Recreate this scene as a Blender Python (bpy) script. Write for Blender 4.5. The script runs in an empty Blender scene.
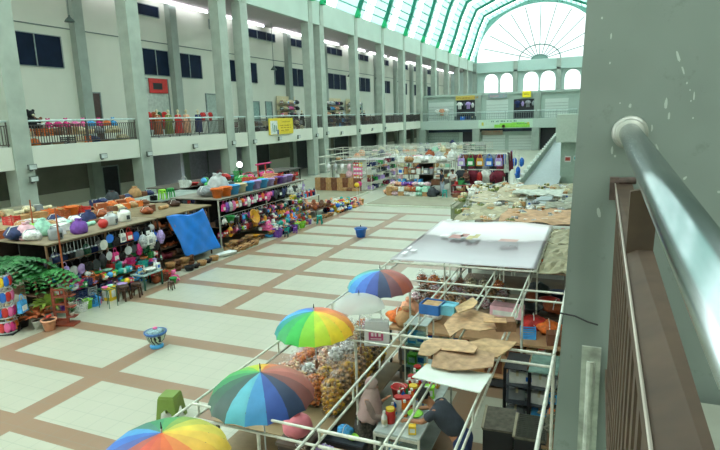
import bpy, bmesh, math, random
from mathutils import Vector, Matrix
random.seed(7)
WORLD=5.6; EXPO=0.18
SC=bpy.context.scene; COL=SC.collection
sin,cos,pi=math.sin,math.cos,math.pi
# ------------------------------------------------------------------ colour + materials
def lin(h):
    h=h.lstrip('#'); v=[int(h[i:i+2],16)/255 for i in (0,2,4)]
    return tuple(((c/12.92) if c<=.04045 else ((c+.055)/1.055)**2.4) for c in v)+(1,)
_M={}
def mat(h,rough=.6,metal=0.,noise=.12,scale=6.,bump=0.,spec=.5,alpha=1.,trans=0.,key=None,rust=None):
    k=(h,rough,metal,noise,scale,bump,alpha,trans,rust)
    if k in _M: return _M[k]
    m=bpy.data.materials.new('paint_'+h.strip('#')); m.use_nodes=True; nt=m.node_tree; N=nt.nodes; L=nt.links
    b=N['Principled BSDF']; c=lin(h)
    b.inputs['Roughness'].default_value=rough; b.inputs['Metallic'].default_value=metal
    b.inputs['Specular IOR Level'].default_value=spec
    tc=N.new('ShaderNodeTexCoord'); no=N.new('ShaderNodeTexNoise'); no.inputs['Scale'].default_value=scale; no.inputs['Detail'].default_value=3
    L.new(tc.outputs['Object'],no.inputs['Vector'])
    r=N.new('ShaderNodeValToRGB'); L.new(no.outputs['Fac'],r.inputs['Fac'])
    e=r.color_ramp.elements; e[0].position=.3; e[1].position=.7
    e[0].color=tuple(max(0,x*(1-noise*1.6)) for x in c[:3])+(1,); e[1].color=tuple(min(1,x*(1+noise)) for x in c[:3])+(1,)
    if rust: e0=e.new(.33); e0.color=e[0].color; e[0].position=.27; e[0].color=lin(rust)
    L.new(r.outputs['Color'],b.inputs['Base Color'])
    if bump:
        bu=N.new('ShaderNodeBump'); bu.inputs['Strength'].default_value=bump; bu.inputs['Distance'].default_value=.02
        L.new(no.outputs['Fac'],bu.inputs['Height']); L.new(bu.outputs['Normal'],b.inputs['Normal'])
    if alpha<1: b.inputs['Alpha'].default_value=alpha
    if trans: b.inputs['Transmission Weight'].default_value=trans
    _M[k]=m; return m
def emis(h,s):
    k=('e',h,s)
    if k in _M: return _M[k]
    m=bpy.data.materials.new('glow'); m.use_nodes=True; b=m.node_tree.nodes['Principled BSDF']
    b.inputs['Base Color'].default_value=lin(h); b.inputs['Emission Color'].default_value=lin(h); b.inputs['Emission Strength'].default_value=s
    _M[k]=m; return m
def glassmat(tint='#ffffff',op=.08):
    k=('g',tint,op)
    if k in _M: return _M[k]
    m=bpy.data.materials.new('pane_glass'); m.use_nodes=True; nt=m.node_tree; N=nt.nodes; L=nt.links; N.clear()
    o=N.new('ShaderNodeOutputMaterial'); t=N.new('ShaderNodeBsdfTransparent'); t.inputs[0].default_value=lin(tint)
    g=N.new('ShaderNodeBsdfGlossy'); g.inputs['Roughness'].default_value=.1; mx=N.new('ShaderNodeMixShader'); mx.inputs[0].default_value=op
    L.new(t.outputs[0],mx.inputs[1]); L.new(g.outputs[0],mx.inputs[2]); L.new(mx.outputs[0],o.inputs[0]); _M[k]=m; return m
def sheetmat(h,tr=.5,transp=0.):
    k=('s',h,tr,transp)
    if k in _M: return _M[k]
    m=bpy.data.materials.new('translucent_sheet'); m.use_nodes=True; nt=m.node_tree; N=nt.nodes; L=nt.links; N.clear()
    o=N.new('ShaderNodeOutputMaterial'); d=N.new('ShaderNodeBsdfDiffuse'); t=N.new('ShaderNodeBsdfTranslucent')
    d.inputs[0].default_value=lin(h); t.inputs[0].default_value=lin(h); mx=N.new('ShaderNodeMixShader'); mx.inputs[0].default_value=tr
    L.new(d.outputs[0],mx.inputs[1]); L.new(t.outputs[0],mx.inputs[2])
    if transp:
        tp=N.new('ShaderNodeBsdfTransparent'); m2=N.new('ShaderNodeMixShader'); m2.inputs[0].default_value=transp
        L.new(mx.outputs[0],m2.inputs[1]); L.new(tp.outputs[0],m2.inputs[2]); L.new(m2.outputs[0],o.inputs[0])
    else: L.new(mx.outputs[0],o.inputs[0])
    _M[k]=m; return m
# ------------------------------------------------------------------ mesh builder
KIDS={}
class MB:
    def __init__(s): s.v=[]; s.f=[]; s.m=[]; s.k=0
    def add(s,vs,fs):
        n=len(s.v); s.v+=[tuple(v) for v in vs]; s.f+=[tuple(i+n for i in f) for f in fs]; s.m+=[s.k]*len(fs); return s
    def mi(s,k): s.k=k; return s
    def box(s,x,y,z,sx,sy,sz,rz=0,tx=0,taper=1.):   # z = bottom
        vs=[]
        for zz,t in ((0,1),(sz,taper)):
            for a,b in ((-1,-1),(1,-1),(1,1),(-1,1)):
                px,py=a*sx/2*t,b*sy/2*t
                q=Vector((px,py,zz))
                if tx: q=Matrix.Rotation(tx,3,'X')@q
                if rz: q=Matrix.Rotation(rz,3,'Z')@q
                vs.append((x+q.x,y+q.y,z+q.z))
        return s.add(vs,[(0,3,2,1),(4,5,6,7),(0,1,5,4),(1,2,6,5),(2,3,7,6),(3,0,4,7)])
    def bx(s,x0,x1,y0,y1,z0,z1): return s.box((x0+x1)/2,(y0+y1)/2,z0,abs(x1-x0),abs(y1-y0),z1-z0)
    def rod(s,a,b,r,r2=None,n=8,cap=True):
        a,b=Vector(a),Vector(b); d=(b-a); 
        if d.length<1e-6: return s
        d.normalize(); u=d.orthogonal().normalized(); w=d.cross(u); r2=r if r2 is None else r2
        vs=[a+(u*cos(2*pi*i/n)+w*sin(2*pi*i/n))*r for i in range(n)]+[b+(u*cos(2*pi*i/n)+w*sin(2*pi*i/n))*r2 for i in range(n)]
        fs=[(i,(i+1)%n,n+(i+1)%n,n+i) for i in range(n)]
        if cap: fs+=[tuple(range(n))[::-1],tuple(range(n,2*n))]
        return s.add(vs,fs)
    def path(s,pts,r,n=6):
        for a,b in zip(pts,pts[1:]): s.rod(a,b,r,n=n)
        return s
    def lathe(s,prof,x=0,y=0,z=0,n=14,sx=1,sy=1):
        vs=[];fs=[]
        for (r,h) in prof:
            for i in range(n): vs.append((x+r*cos(2*pi*i/n)*sx,y+r*sin(2*pi*i/n)*sy,z+h))
        for j in range(len(prof)-1):
            for i in range(n): fs.append((j*n+i,j*n+(i+1)%n,(j+1)*n+(i+1)%n,(j+1)*n+i))
        if prof[0][0]>1e-4: fs.append(tuple(range(n))[::-1])
        return s.add(vs,fs)
    def ball(s,x,y,z,rx,ry=None,rz=None,n=10,m=6,lump=0,seed=0):
        ry=rx if ry is None else ry; rz=rx if rz is None else rz; rd=random.Random(seed); vs=[];fs=[]
        for j in range(m+1):
            t=pi*j/m
            for i in range(n):
                k=1+lump*(rd.random()-.5)*2 if 0<j<m else 1
                p=2*pi*i/n; vs.append((x+rx*sin(t)*cos(p)*k,y+ry*sin(t)*sin(p)*k,z-rz*cos(t)*k))
        for j in range(m):
            for i in range(n): fs.append((j*n+i,j*n+(i+1)%n,(j+1)*n+(i+1)%n,(j+1)*n+i))
        return s.add(vs,fs)
    def grid(s,fn,nu,nv):
        vs=[fn(i/nu,j/nv) for j in range(nv+1) for i in range(nu+1)]
        fs=[(j*(nu+1)+i,j*(nu+1)+i+1,(j+1)*(nu+1)+i+1,(j+1)*(nu+1)+i) for j in range(nv) for i in range(nu)]
        return s.add(vs,fs)
    def mesh(s,name,mats,smooth=False):
        me=bpy.data.meshes.new(name); me.from_pydata(s.v,[],s.f)
        for m in (mats if isinstance(mats,(list,tuple)) else [mats]): me.materials.append(m)
        me.polygons.foreach_set('material_index',s.m)
        if smooth: me.polygons.foreach_set('use_smooth',[True]*len(me.polygons))
        me.update()
        bm=bmesh.new(); bm.from_mesh(me); bmesh.ops.remove_doubles(bm,verts=bm.verts,dist=1e-5); bmesh.ops.recalc_face_normals(bm,faces=bm.faces); bm.to_mesh(me); bm.free()
        return me
    def build(s,name,mats,parent=None,smooth=False,loc=(0,0,0),rz=0,solid=0):
        o=bpy.data.objects.new(name,s.mesh(name,mats,smooth)); COL.objects.link(o); o.location=loc; o.rotation_euler[2]=rz
        if parent: o.parent=parent; KIDS.setdefault(parent.name,[]).append(o)
        if solid: md=o.modifiers.new('Solidify','SOLIDIFY'); md.thickness=solid; md.offset=0
        return o
def tag(o,label=None,cat=None,group=None,kind=None):
    if label: o['label']=label
    if cat: o['category']=cat
    if group: o['group']=group
    if kind: o['kind']=kind
    return o
def E(name,loc=(0,0,0),rz=0,label=None,cat=None,group=None,kind=None):
    o=bpy.data.objects.new(name,None); o.empty_display_size=.1; COL.objects.link(o); o.location=loc; o.rotation_euler[2]=rz
    return tag(o,label,cat,group,kind)
def S(name,mb,mats,smooth=False,parent=None,**k):
    o=mb.build(name,mats,parent,smooth,**k)
    if not parent: o['kind']='structure'
    return o
def copytree(o,parent=None):
    c=o.copy(); COL.objects.link(c)
    if parent: c.parent=parent
    for ch in KIDS.get(o.name,[]): 
        cc=copytree(ch,c); 
    return c
# ------------------------------------------------------------------ camera (fitted to the floor grid)
F=552.2; H=5.2; YAW,PIT,ROL=[math.radians(a) for a in (23.358,11.014,-1.866)]
def camR():
    cy,sy,cp,sp=cos(YAW),sin(YAW),cos(PIT),sin(PIT)
    f=Vector((-sy*cp,cy*cp,-sp)); rt=Vector((cy,sy,0)); up=rt.cross(f); c,s=cos(ROL),sin(ROL)
    return c*rt+s*up,-s*rt+c*up,f
RT,UP,FW=camR()
cam=bpy.data.objects.new('camera',bpy.data.cameras.new('camera')); COL.objects.link(cam); SC.camera=cam
cam.data.sensor_width=36; cam.data.lens=F/720*36; cam.data.clip_start=.02; cam.data.clip_end=500
cam.matrix_world=Matrix(((RT.x,UP.x,-FW.x,0),(RT.y,UP.y,-FW.y,0),(RT.z,UP.z,-FW.z,H),(0,0,0,1)))
def on(px,py,ax,val):      # measured point of the photo carried onto a known real plane
    d=RT*((px-360)/F)-UP*((py-225)/F)+FW; c=Vector((0,0,H)); t=(val-c[ax])/d[ax]; return c+d*t
# ------------------------------------------------------------------ world and light
w=bpy.data.worlds.new('sky'); SC.world=w; w.use_nodes=True; nt=w.node_tree
bg=nt.nodes['Background']; bg.inputs[0].default_value=(.93,.985,.985,1); bg.inputs[1].default_value=WORLD
def area(name,loc,sx,sy,e,rot=(0,0,0),c=(1,1,1)):
    l=bpy.data.lights.new(name,'AREA'); l.shape='RECTANGLE'; l.size=sx; l.size_y=sy; l.energy=e; l.color=c
    o=bpy.data.objects.new(name,l); COL.objects.link(o); o.location=loc; o.rotation_euler=rot; return o
SC.view_settings.view_transform='Standard'; SC.view_settings.exposure=EXPO; SC.view_settings.look='None'
SC.view_settings.use_curve_mapping=False
# ================================================================== SETTING
XW=-24.2; XB=-29.; YE=118.
WALL='#bcc9bd'; COLM='#93a89f'
m_wall=mat('#cbcfc2',.8,noise=.04,scale=.6); m_wall2=mat('#d3d6c8',.8,noise=.03,scale=.5); m_col=mat('#a6b0a4',.75,noise=.08,scale=1.5)
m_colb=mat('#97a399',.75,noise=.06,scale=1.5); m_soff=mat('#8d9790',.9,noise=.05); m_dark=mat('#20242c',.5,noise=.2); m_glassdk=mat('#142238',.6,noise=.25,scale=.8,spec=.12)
m_fram=mat('#8e9a98',.4,metal=.3); m_rail=mat('#c2d4d2',.35,metal=.4); m_balu=mat('#4a4440',.6); m_line=mat('#6b7a76',.7)
m_steelw=mat('#d2d3c6',.45,metal=.25,noise=.15,scale=9); m_green=mat('#0f7f68',.5,noise=.1,scale=1); m_greenft=mat('#12b877',.5,noise=.08)
# ---- floor: tiles and brown bands as a node pattern on the real slab
def floor_material():
    m=bpy.data.materials.new('tiled_floor'); m.use_nodes=True; nt=m.node_tree; N=nt.nodes; L=nt.links; b=N['Principled BSDF']
    tc=N.new('ShaderNodeTexCoord'); sp=N.new('ShaderNodeSeparateXYZ'); L.new(tc.outputs['Object'],sp.inputs[0])
    def M(op,a,b_=None,c=None):
        n=N.new('ShaderNodeMath'); n.operation=op
        for i,v in enumerate((a,b_,c)):
            if v is None: continue
            if isinstance(v,(int,float)): n.inputs[i].default_value=v
            else: L.new(v,n.inputs[i])
        return n.outputs[0]
    def inr(v,lo,hi): return M('MULTIPLY',M('GREATER_THAN',v,lo),M('LESS_THAN',v,hi))
    def fm(v,p): return M('FLOORED_MODULO',v,p)
    X,Y=sp.outputs[0],sp.outputs[1]
    u=fm(M('SUBTRACT',X,-9.753),3.323); su=M('LESS_THAN',u,.495)
    vn=fm(M('SUBTRACT',Y,12.276),1.998); sn=M('GREATER_THAN',vn,1.545)
    vs=fm(M('SUBTRACT',Y,9.637-1.545),1.998); ss=M('GREATER_THAN',vs,1.545)
    north=inr(Y,12.276,28.26); south=M('LESS_THAN',Y,9.637)
    bandc=M('MAXIMUM',inr(Y,9.636,10.09),inr(Y,11.82,12.277))
    st=M('MAXIMUM',M('MAXIMUM',M('MULTIPLY',north,M('MAXIMUM',su,sn)),M('MULTIPLY',south,M('MAXIMUM',su,ss))),bandc)
    inx=inr(X,-13.08,-4.)
    st=M('MULTIPLY',st,inx)
    aisle=M('MULTIPLY',inr(X,-3.9,0),M('MAXIMUM',inr(X,-2.25,-1.78),M('GREATER_THAN',vs,1.545))); aisle=M('MULTIPLY',aisle,M('LESS_THAN',Y,12))
    st=M('MAXIMUM',st,aisle)
    # joints
    ju=M('LESS_THAN',fm(M('SUBTRACT',u,.495),.404),.012); jv=M('LESS_THAN',fm(M('ADD',Y,.0),.3862),.012)
    jn=M('MAXIMUM',ju,jv)
    no=N.new('ShaderNodeTexNoise'); no.inputs['Scale'].default_value=.7; no.inputs['Detail'].default_value=5; L.new(tc.outputs['Object'],no.inputs['Vector'])
    def mix(f,a,b_):
        n=N.new('ShaderNodeMix'); n.data_type='RGBA'
        if isinstance(f,float): n.inputs[0].default_value=f
        else: L.new(f,n.inputs[0])
        for k,v in ((6,a),(7,b_)):
            if isinstance(v,str): n.inputs[k].default_value=lin(v)
            else: L.new(v,n.inputs[k])
        return n.outputs[2]
    white=mix(no.outputs['Fac'],FL_A,FL_B); brown=mix(no.outputs['Fac'],BR_A,BR_B)
    c=mix(st,white,brown); c=mix(M('MULTIPLY',jn,.38),c,'#7f8c80')
    L.new(c,b.inputs['Base Color']); b.inputs['Roughness'].default_value=.33; b.inputs['Specular IOR Level'].default_value=.5
    return m
FL_A,FL_B,BR_A,BR_B='#a9ab98','#bab9a8','#8b7058','#9a7e67'
S('floor',MB().bx(-40,14,-6,122,-.2,0),floor_material())
m_plat=mat('#918d74',.5,noise=.08,scale=1.2); m_platedge=mat('#c9cfbd',.6,noise=.05)
def platform(x0,x1,y0,y1,h=.12):
    mb=MB().bx(x0,x1,y0,y1,.0,h); mb.mi(1).bx(x0-.12,x1+.12,y0-.15,y1+.12,0,h-.03)
    S('floor_platform',mb,[m_plat,m_platedge])
platform(-12.6,-6.3,30.3,33.6); platform(-19.5,-14.7,31.0,35.4)
# ---- left gallery
PIL=[9.4,17.4,25.0,33.3,35.9,46.3,48.5,56.6,64.6,72.6,80.6,88.6,96.6,104.6,112.0]
for y in PIL:
    mb=MB().bx(XW-.75,XW,y-.45,y+.45,0,13.75); mb.bx(XW-.5,XW+.06,y-.32,y+.32,13.7,15.85); mb.mi(1).bx(XW-.76,XW+.01,y-.47,y+.47,0,.15)
    S('pillar',mb,[m_col,m_colb])
S('floor_gallery_left',MB().bx(XB,XW-.42,4,YE,3.95,4.3),mat('#a9b0a5',.6))
S('beam_gallery_left',MB().bx(XW-.4,XW-.08,4,YE,3.35,4.38),m_wall2)
S('ceiling_gallery_left',MB().bx(XB,XW-.05,4,YE,13.75,13.95),mat('#b9aeb0',.8,noise=.04))
S('beam_roof_left',MB().bx(XW-.3,XW-.02,4,YE,13.72,15.8),mat('#b9c9bd',.75,noise=.04,scale=.5))
# back wall: ground part, upper part with windows set in front recess
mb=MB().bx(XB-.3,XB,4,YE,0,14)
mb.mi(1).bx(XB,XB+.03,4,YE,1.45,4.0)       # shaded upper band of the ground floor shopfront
mb.mi(2).bx(XB,XB+.05,4,YE,10.82,10.88)
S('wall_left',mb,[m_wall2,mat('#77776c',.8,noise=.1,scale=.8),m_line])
for y in [17.2,25.2,33.4,41.6,49.9,58,66,74,82,90,98,106]:
    S('pillar',MB().bx(XB,XB+.45,y-.35,y+.35,0,13.75),m_colb)
def window(x,y0,y1,z0,z1,n):
    mb=MB().bx(x,x+.06,y0,y1,z0,z1); mb.mi(1)
    k=max(1,round((y1-y0)/1.7))
    for i in range(k+1): yy=y0+(y1-y0)*i/k; mb.bx(x,x+.1,yy-.03,yy+.03,z0,z1)
    mb.bx(x,x+.1,y0,y1,z0-.04,z0); mb.bx(x,x+.1,y0,y1,z1,z1+.04)
    S('window_%d'%n,mb,[m_glassdk,m_fram])
wn=1
for a,b in [(20.7,24.1),(30.4,32.95),(33.8,36.6),(39.9,41.1),(43.0,44.4),(47.5,49.3),(50.4,53.4),(58.8,64.1),(67,72),(75,80),(84,88),(92,96),(100,104)]:
    window(XB,a,b,8.6,10.32,wn); wn+=1
for i,a in enumerate([22,30.2,38,43.3,50.4,58.6,67,75,84,92,100]):
    window(XB,a,a+(2.2 if i<3 else 4.6),12.55,13.25,wn); wn+=1
# glowing strips added for the clerestory daylight under the gallery ceiling
for i,y in enumerate(range(14,112,8)):
    mb=MB().bx(XB+.5,XB+.62,y+1.0,y+7.2,13.55,13.7)
    tag(mb.build('clerestory_glow',emis('#f4f6ff',7.)),'long white clerestory glow strip under the gallery ceiling, %s bay from the near end'%('first second third fourth fifth sixth seventh eighth ninth tenth eleventh twelfth thirteenth'.split()[i]),'light','clerestory glow strips of the left gallery')
# doors on the gallery and dark openings of the ground floor
dn=1
def door(x,y0,y1,z0,z1,m):
    global dn
    mb=MB().bx(x,x+.05,y0,y1,z0,z1); mb.mi(1).bx(x,x+.1,y0-.08,y0,z0,z1+.08).bx(x,x+.1,y1,y1+.08,z0,z1+.08).bx(x,x+.1,y0,y1,z1,z1+.08)
    S('door_%d'%dn,mb,[m,m_fram]); dn+=1
door(XB,25.7,26.4,4.3,7.2,mat('#4d3a36',.5)); door(XB,43.3,44.4,4.3,6.9,mat('#8aa6a0',.4)); door(XB,45.6,46.6,4.3,6.9,mat('#8aa6a0',.4))
door(XB,30.3,32.6,4.3,8.3,mat('#b7c0b6',.4)); door(XB,36.9,38.6,4.3,7.4,mat('#a9b8ae',.4)); door(XB,56.5,58,4.3,7,mat('#8fb0a8',.4)); door(XB,66.5,69,4.3,7,mat('#8fb0a8',.4))
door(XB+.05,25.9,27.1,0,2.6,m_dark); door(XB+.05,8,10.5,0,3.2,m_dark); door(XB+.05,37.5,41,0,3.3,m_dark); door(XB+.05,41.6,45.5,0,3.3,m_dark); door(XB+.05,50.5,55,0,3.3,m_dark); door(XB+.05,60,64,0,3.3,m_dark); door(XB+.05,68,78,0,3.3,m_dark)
door(XB+.05,31,33,0,3.1,mat('#9aa8a4',.4)); door(XB+.05,34,36.3,0,3.2,mat('#b7b3c4',.4))
S('wall_partition',MB().bx(XB,XB+3.5,36.4,36.8,0,3.4).bx(XB,XB+3.2,29.6,29.9,0,3.4),mat('#b4b3c2',.7,noise=.04))
# railings between pillars
ordw='first second third fourth fifth sixth seventh eighth ninth tenth eleventh twelfth thirteenth fourteenth fifteenth sixteenth seventeenth eighteenth nineteenth twentieth'.split()
def onth(i): return ordw[i] if i<20 else {2:'twenty',3:'thirty',4:'forty',5:'fifty'}[(i+1)//10]+'-'+ordw[(i+1)%10-1] if (i+1)%10 else {3:'thirtieth',4:'fortieth',5:'fiftieth',6:'sixtieth'}[(i+1)//10]
def railing(x0,y0,x1,y1,z,h,label,solid=False,mt=m_rail,mbal=m_balu,group=None,sp=.14):
    r=E('railing',((x0+x1)/2,(y0+y1)/2,z),0,label,'railing',group)
    L_=math.hypot(x1-x0,y1-y0); a=math.atan2(y1-y0,x1-x0); dx,dy=cos(a),sin(a)
    P=lambda t:(dx*(t-L_/2),dy*(t-L_/2))
    p,q=P(0),P(L_)
    MB().rod((*p,h),(*q,h),.045,n=8).build('top_rail',mt,r)
    MB().rod((*p,.1),(*q,.1),.025).rod((*p,h-.2),(*q,h-.2),.02).build('lower_rail',mbal,r)
    mb=MB(); n=int(L_/sp)
    for i in range(1,n): s=P(L_*i/n); mb.box(s[0],s[1],.1,.03,.03,h-.3)
    mb.build('balusters',mbal,r)
    for t in (.05,L_/2,L_-.05): s=P(t); MB().rod((*s,0),(*s,h),.03).build('post',mbal,r)
    return r
for i,(a,b) in enumerate(zip(PIL,PIL[1:])):
    railing(XW-.2,a+.45,XW-.2,b-.45,4.38,1.15,'%s dark balustrade with pale top rail along the left gallery front'%onth(i),group='left gallery balustrades')
# small floodlights on the gallery beam
i=0
for y,z,x in [(17.6,2.75,XW+.05),(17.6,3.3,XW+.05),(21.8,3.5,XW-.05),(25.,3.4,XW+.05),(29.2,3.6,XW-.05),(33.3,3.6,XW+.05),(36,3.55,XW+.05),(39.8,3.6,XW-.05),(43,3.6,XW-.05),(46.3,3.6,XW+.05),(48.5,3.7,XW+.05),(52,3.6,XW-.05),(56.6,3.7,XW+.05),(60.5,3.7,XW-.05),(64.6,3.7,XW+.05)]:
    t=E('floodlight',(x,y,z),0,'small grey floodlight on the gallery front, %s from the near end'%onth(i),'light','floodlights along the left gallery front'); i+=1
    MB().box(.14,0,0,.1,.42,.26).build('housing',mat('#6d746e',.4),t); MB().box(.2,0,.03,.02,.34,.2).build('lens',mat('#cfd8d4',.2),t); MB().bx(-.03,.1,-.05,.05,-.06,.02).build('bracket',mat('#59605b',.5),t)
# pendant lamps
for i,(y,z,x) in enumerate([(23.4,10.9,-27.2),(45,9.7,-27.5),(62,10,-27.5),(71,10.2,-27.5),(80,10.2,-27.5)]):
    t=E('pendant_lamp',(x,y,z),0,'grey cone pendant lamp hanging in the left gallery, %s from the near end'%onth(i),'lamp','pendant lamps of the left gallery')
    MB().rod((0,0,.3),(0,0,13.75-z),.02).build('cord',m_line,t); MB().lathe([(.28,0),(.22,.12),(.06,.28),(.05,.36)],n=12).build('lamp_shade',mat('#4e5f5a',.4),t,True)
# ---- roof
XC=-11.6
prof=[(XW,15.75),(-23.3,18.1),(-22.3,21.2),(-21.2,23.6),(-17.5,25.2),(-14.2,26.4),(XC,26.9)]
prof=prof+[(2*XC-x,z) for x,z in prof[-2::-1]]
def offs(p,k):   # move toward the inside
    cx,cz=XC,14; d=math.hypot(p[0]-cx,p[1]-cz); return (p[0]-(p[0]-cx)/d*k,p[1]-(p[1]-cz)/d*k)
m_panel=sheetmat('#8fb3ab',.5); m_strip=glassmat('#ffffff',.05)
def plerp(seg,t): a,b=prof[seg],prof[seg+1]; return (a[0]+(b[0]-a[0])*t,a[1]+(b[1]-a[1])*t)
ys=[-2.]+[y for y in PIL if y not in(35.9,48.5)]+[YE]
mbp=MB(); mbs=MB()
for a,b in zip(ys,ys[1:]):
    s0=a+(b-a)*.26; s1=a+(b-a)*.52
    for sgi in range(len(prof)-1):
        for (u,v,tgt) in ((a,s0,mbp),(s0,s1,mbs),(s1,b,mbp)):
            p,q=prof[sgi],prof[sgi+1]
            tgt.add([(p[0],u,p[1]),(p[0],v,p[1]),(q[0],v,q[1]),(q[0],u,q[1])],[(0,1,2,3)])
S('roof_panels',mbp,m_panel); S('roof_skylight',mbs,m_strip)
for y in [1.4]+PIL:
    mb=MB(); mb.mi(0)
    for sgi in range(len(prof)-1):
        p,q=prof[sgi],prof[sgi+1]; pi_,qi=offs(p,.42),offs(q,.42)
        wd=.14
        vs=[(p[0],y-wd,p[1]),(q[0],y-wd,q[1]),(qi[0],y-wd,qi[1]),(pi_[0],y-wd,pi_[1])]; vs+=[(a,y+wd,c) for a,_,c in vs]
        mb.add(vs,[(0,1,2,3),(7,6,5,4),(3,2,6,7),(0,4,5,1)])
    mb.mi(1)
    for sx in (1,-1):
        X0=XW if sx==1 else 2*XC-XW
        mb.box(X0+sx*.32,y,15.7,.55,.36,1.35,taper=.6); mb.box(X0+sx*.2,y,15.55,.5,.6,.2)
    S('roof_rib',mb,[m_green,m_greenft])
mb=MB()
for sgi in range(len(prof)-1):
    for t in ((.33,.66,1.) if sgi in (0,1,2,9,10,11) else (.25,.5,.75,1.)):
        p=plerp(sgi,t); p=offs(p,.1); mb.bx(p[0]-.05,p[0]+.05,-2,YE,p[1]-.06,p[1]+.04)
S('roof_purlins',mb,mat('#4f9a8c',.5))
for dy in (.26,.52):
    pass
# ---- end wall
def arch_wall(y,x0,x1,z0,z1,arches,th=.5):
    """arches: (xa,xb,zsill,zspring)"""
    mb=MB(); xs=[x0]; 
    cuts=[]
    for xa,xb,zs,zp in arches:
        r=(xb-xa)/2; n=12
        cuts+=[(xa+(xb-xa)*i/n) for i in range(n+1)]
    xs=sorted(set([x0,x1]+cuts))
    def top(x):
        for xa,xb,zs,zp in arches:
            if xa-1e-6<=x<=xb+1e-6:
                r=(xb-xa)/2; return zs,zp+math.sqrt(max(0,r*r-(x-(xa+xb)/2)**2))
        return None
    for a,b in zip(xs,xs[1:]):
        m=top((a+b)/2)
        if m is None: mb.bx(a,b,y,y+th,z0,z1); continue
        ta,tb=top(a)[1],top(b)[1]; zs=m[0]
        mb.bx(a,b,y,y+th,z0,zs)
        mb.add([(a,y,ta),(b,y,tb),(b,y,z1),(a,y,z1),(a,y+th,ta),(b,y+th,tb),(b,y+th,z1),(a,y+th,z1)],[(0,1,2,3),(7,6,5,4),(0,4,5,1)])
    return mb
AR=[(-22.1,-19.25),(-18.85,-16.35),(-14.3,-11.4),(-11.0,-8.2),(-6.5,-3.6),(-3.2,-.4)]
S('wall_end',arch_wall(YE,XW-4.8,5,0,15.3,[(a,b,9.3,13.07-(b-a)/2) for a,b in AR]),mat('#b9cfc8',.8,noise=.03))
S('beam_end',MB().bx(XW,1,YE-.6,YE,13.6,15.35).bx(XW,1,YE-.9,YE,13.25,13.6),mat('#a9c0b8',.8,noise=.03))
for x in (-23.9,-15.75,-7.6): S('pillar',MB().bx(x-.4,x+.4,YE-.9,YE,0,15.3),m_colb)
for i,(a,b) in enumerate(AR):
    mb=MB(); n=12; r=(b-a)/2; c=(a+b)/2; zp=13.07-r
    pts=[(c+r*cos(pi*k/n),YE+.3,zp+r*sin(pi*k/n)) for k in range(n+1)]
    mb.add([(a,YE+.3,9.3),(b,YE+.3,9.3)]+pts,[tuple(range(n+3))])
    mb.mi(1).bx(c-.04,c+.04,YE+.26,YE+.34,9.3,zp+r)
    S('window_%d'%wn,mb,[glassmat('#999f9e',.03),mat('#d8e4e0',.5)]); wn+=1
# gable: rim, glass, fan tracery
rx,rz,cz=12.0,10.6,15.35
N_=40; rim=MB()
def inner(k): t=pi*k/N_; return (XC+rx*cos(t),cz+rz*(abs(sin(t))**.92))
def outer(k):
    t=pi*k/N_; dx,dz=cos(t),sin(t); best=None
    for a,b in zip(prof,prof[1:]):
        ax,az,bx_,bz=a[0]-XC,a[1]-cz,b[0]-XC,b[1]-cz; den=dx*(bz-az)-dz*(bx_-ax)
        if abs(den)<1e-9: continue
        s=(ax*(bz-az)-az*(bx_-ax))/den; u=(ax*dz-az*dx)/den
        if s>0 and -.001<=u<=1.001: best=s if best is None else max(best,s)
    best=best or 12.6
    return (XC+dx*best,cz+dz*best)
for k in range(N_):
    a,b,c,d=inner(k),inner(k+1),outer(k+1),outer(k)
    rim.add([(a[0],YE-.3,a[1]),(b[0],YE-.3,b[1]),(c[0],YE-.3,c[1]),(d[0],YE-.3,d[1]),(a[0],YE+.2,a[1]),(b[0],YE+.2,b[1])],[(0,1,2,3),(0,4,5,1)])
S('trim_gable',rim,mat('#7fb0a4',.6))
g=MB(); g.add([(x,YE,z) for x,z in [inner(k) for k in range(N_+1)]],[tuple(range(N_+1))])
fx,fz=-11.3,15.4
g.mi(1)
def arc(r1,r2,n=24): return [(fx+r1*cos(pi*k/n),YE-.1,fz+r2*sin(pi*k/n)) for k in range(n+1)]
g.path(arc(3.9,2.75),.12); g.path(arc(1.5,.8),.12)
for k in range(1,12):
    t=pi*k/12; s=1.0
    e=(fx+11.2*cos(t),fz+10.2*sin(t)); g.rod((fx+1.5*cos(t),YE-.1,fz+.8*sin(t)),(e[0],YE-.1,e[1]),.09)
g.mi(2).grid(lambda u,v:(fx+1.5*v*cos(pi*u),YE-.15,fz+.8*v*sin(pi*u)),16,1)
S('window_%d'%wn,g,[glassmat('#8f9594',.03),mat('#5f7f78',.5),mat('#6f9086',.6)]); wn+=1
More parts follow.
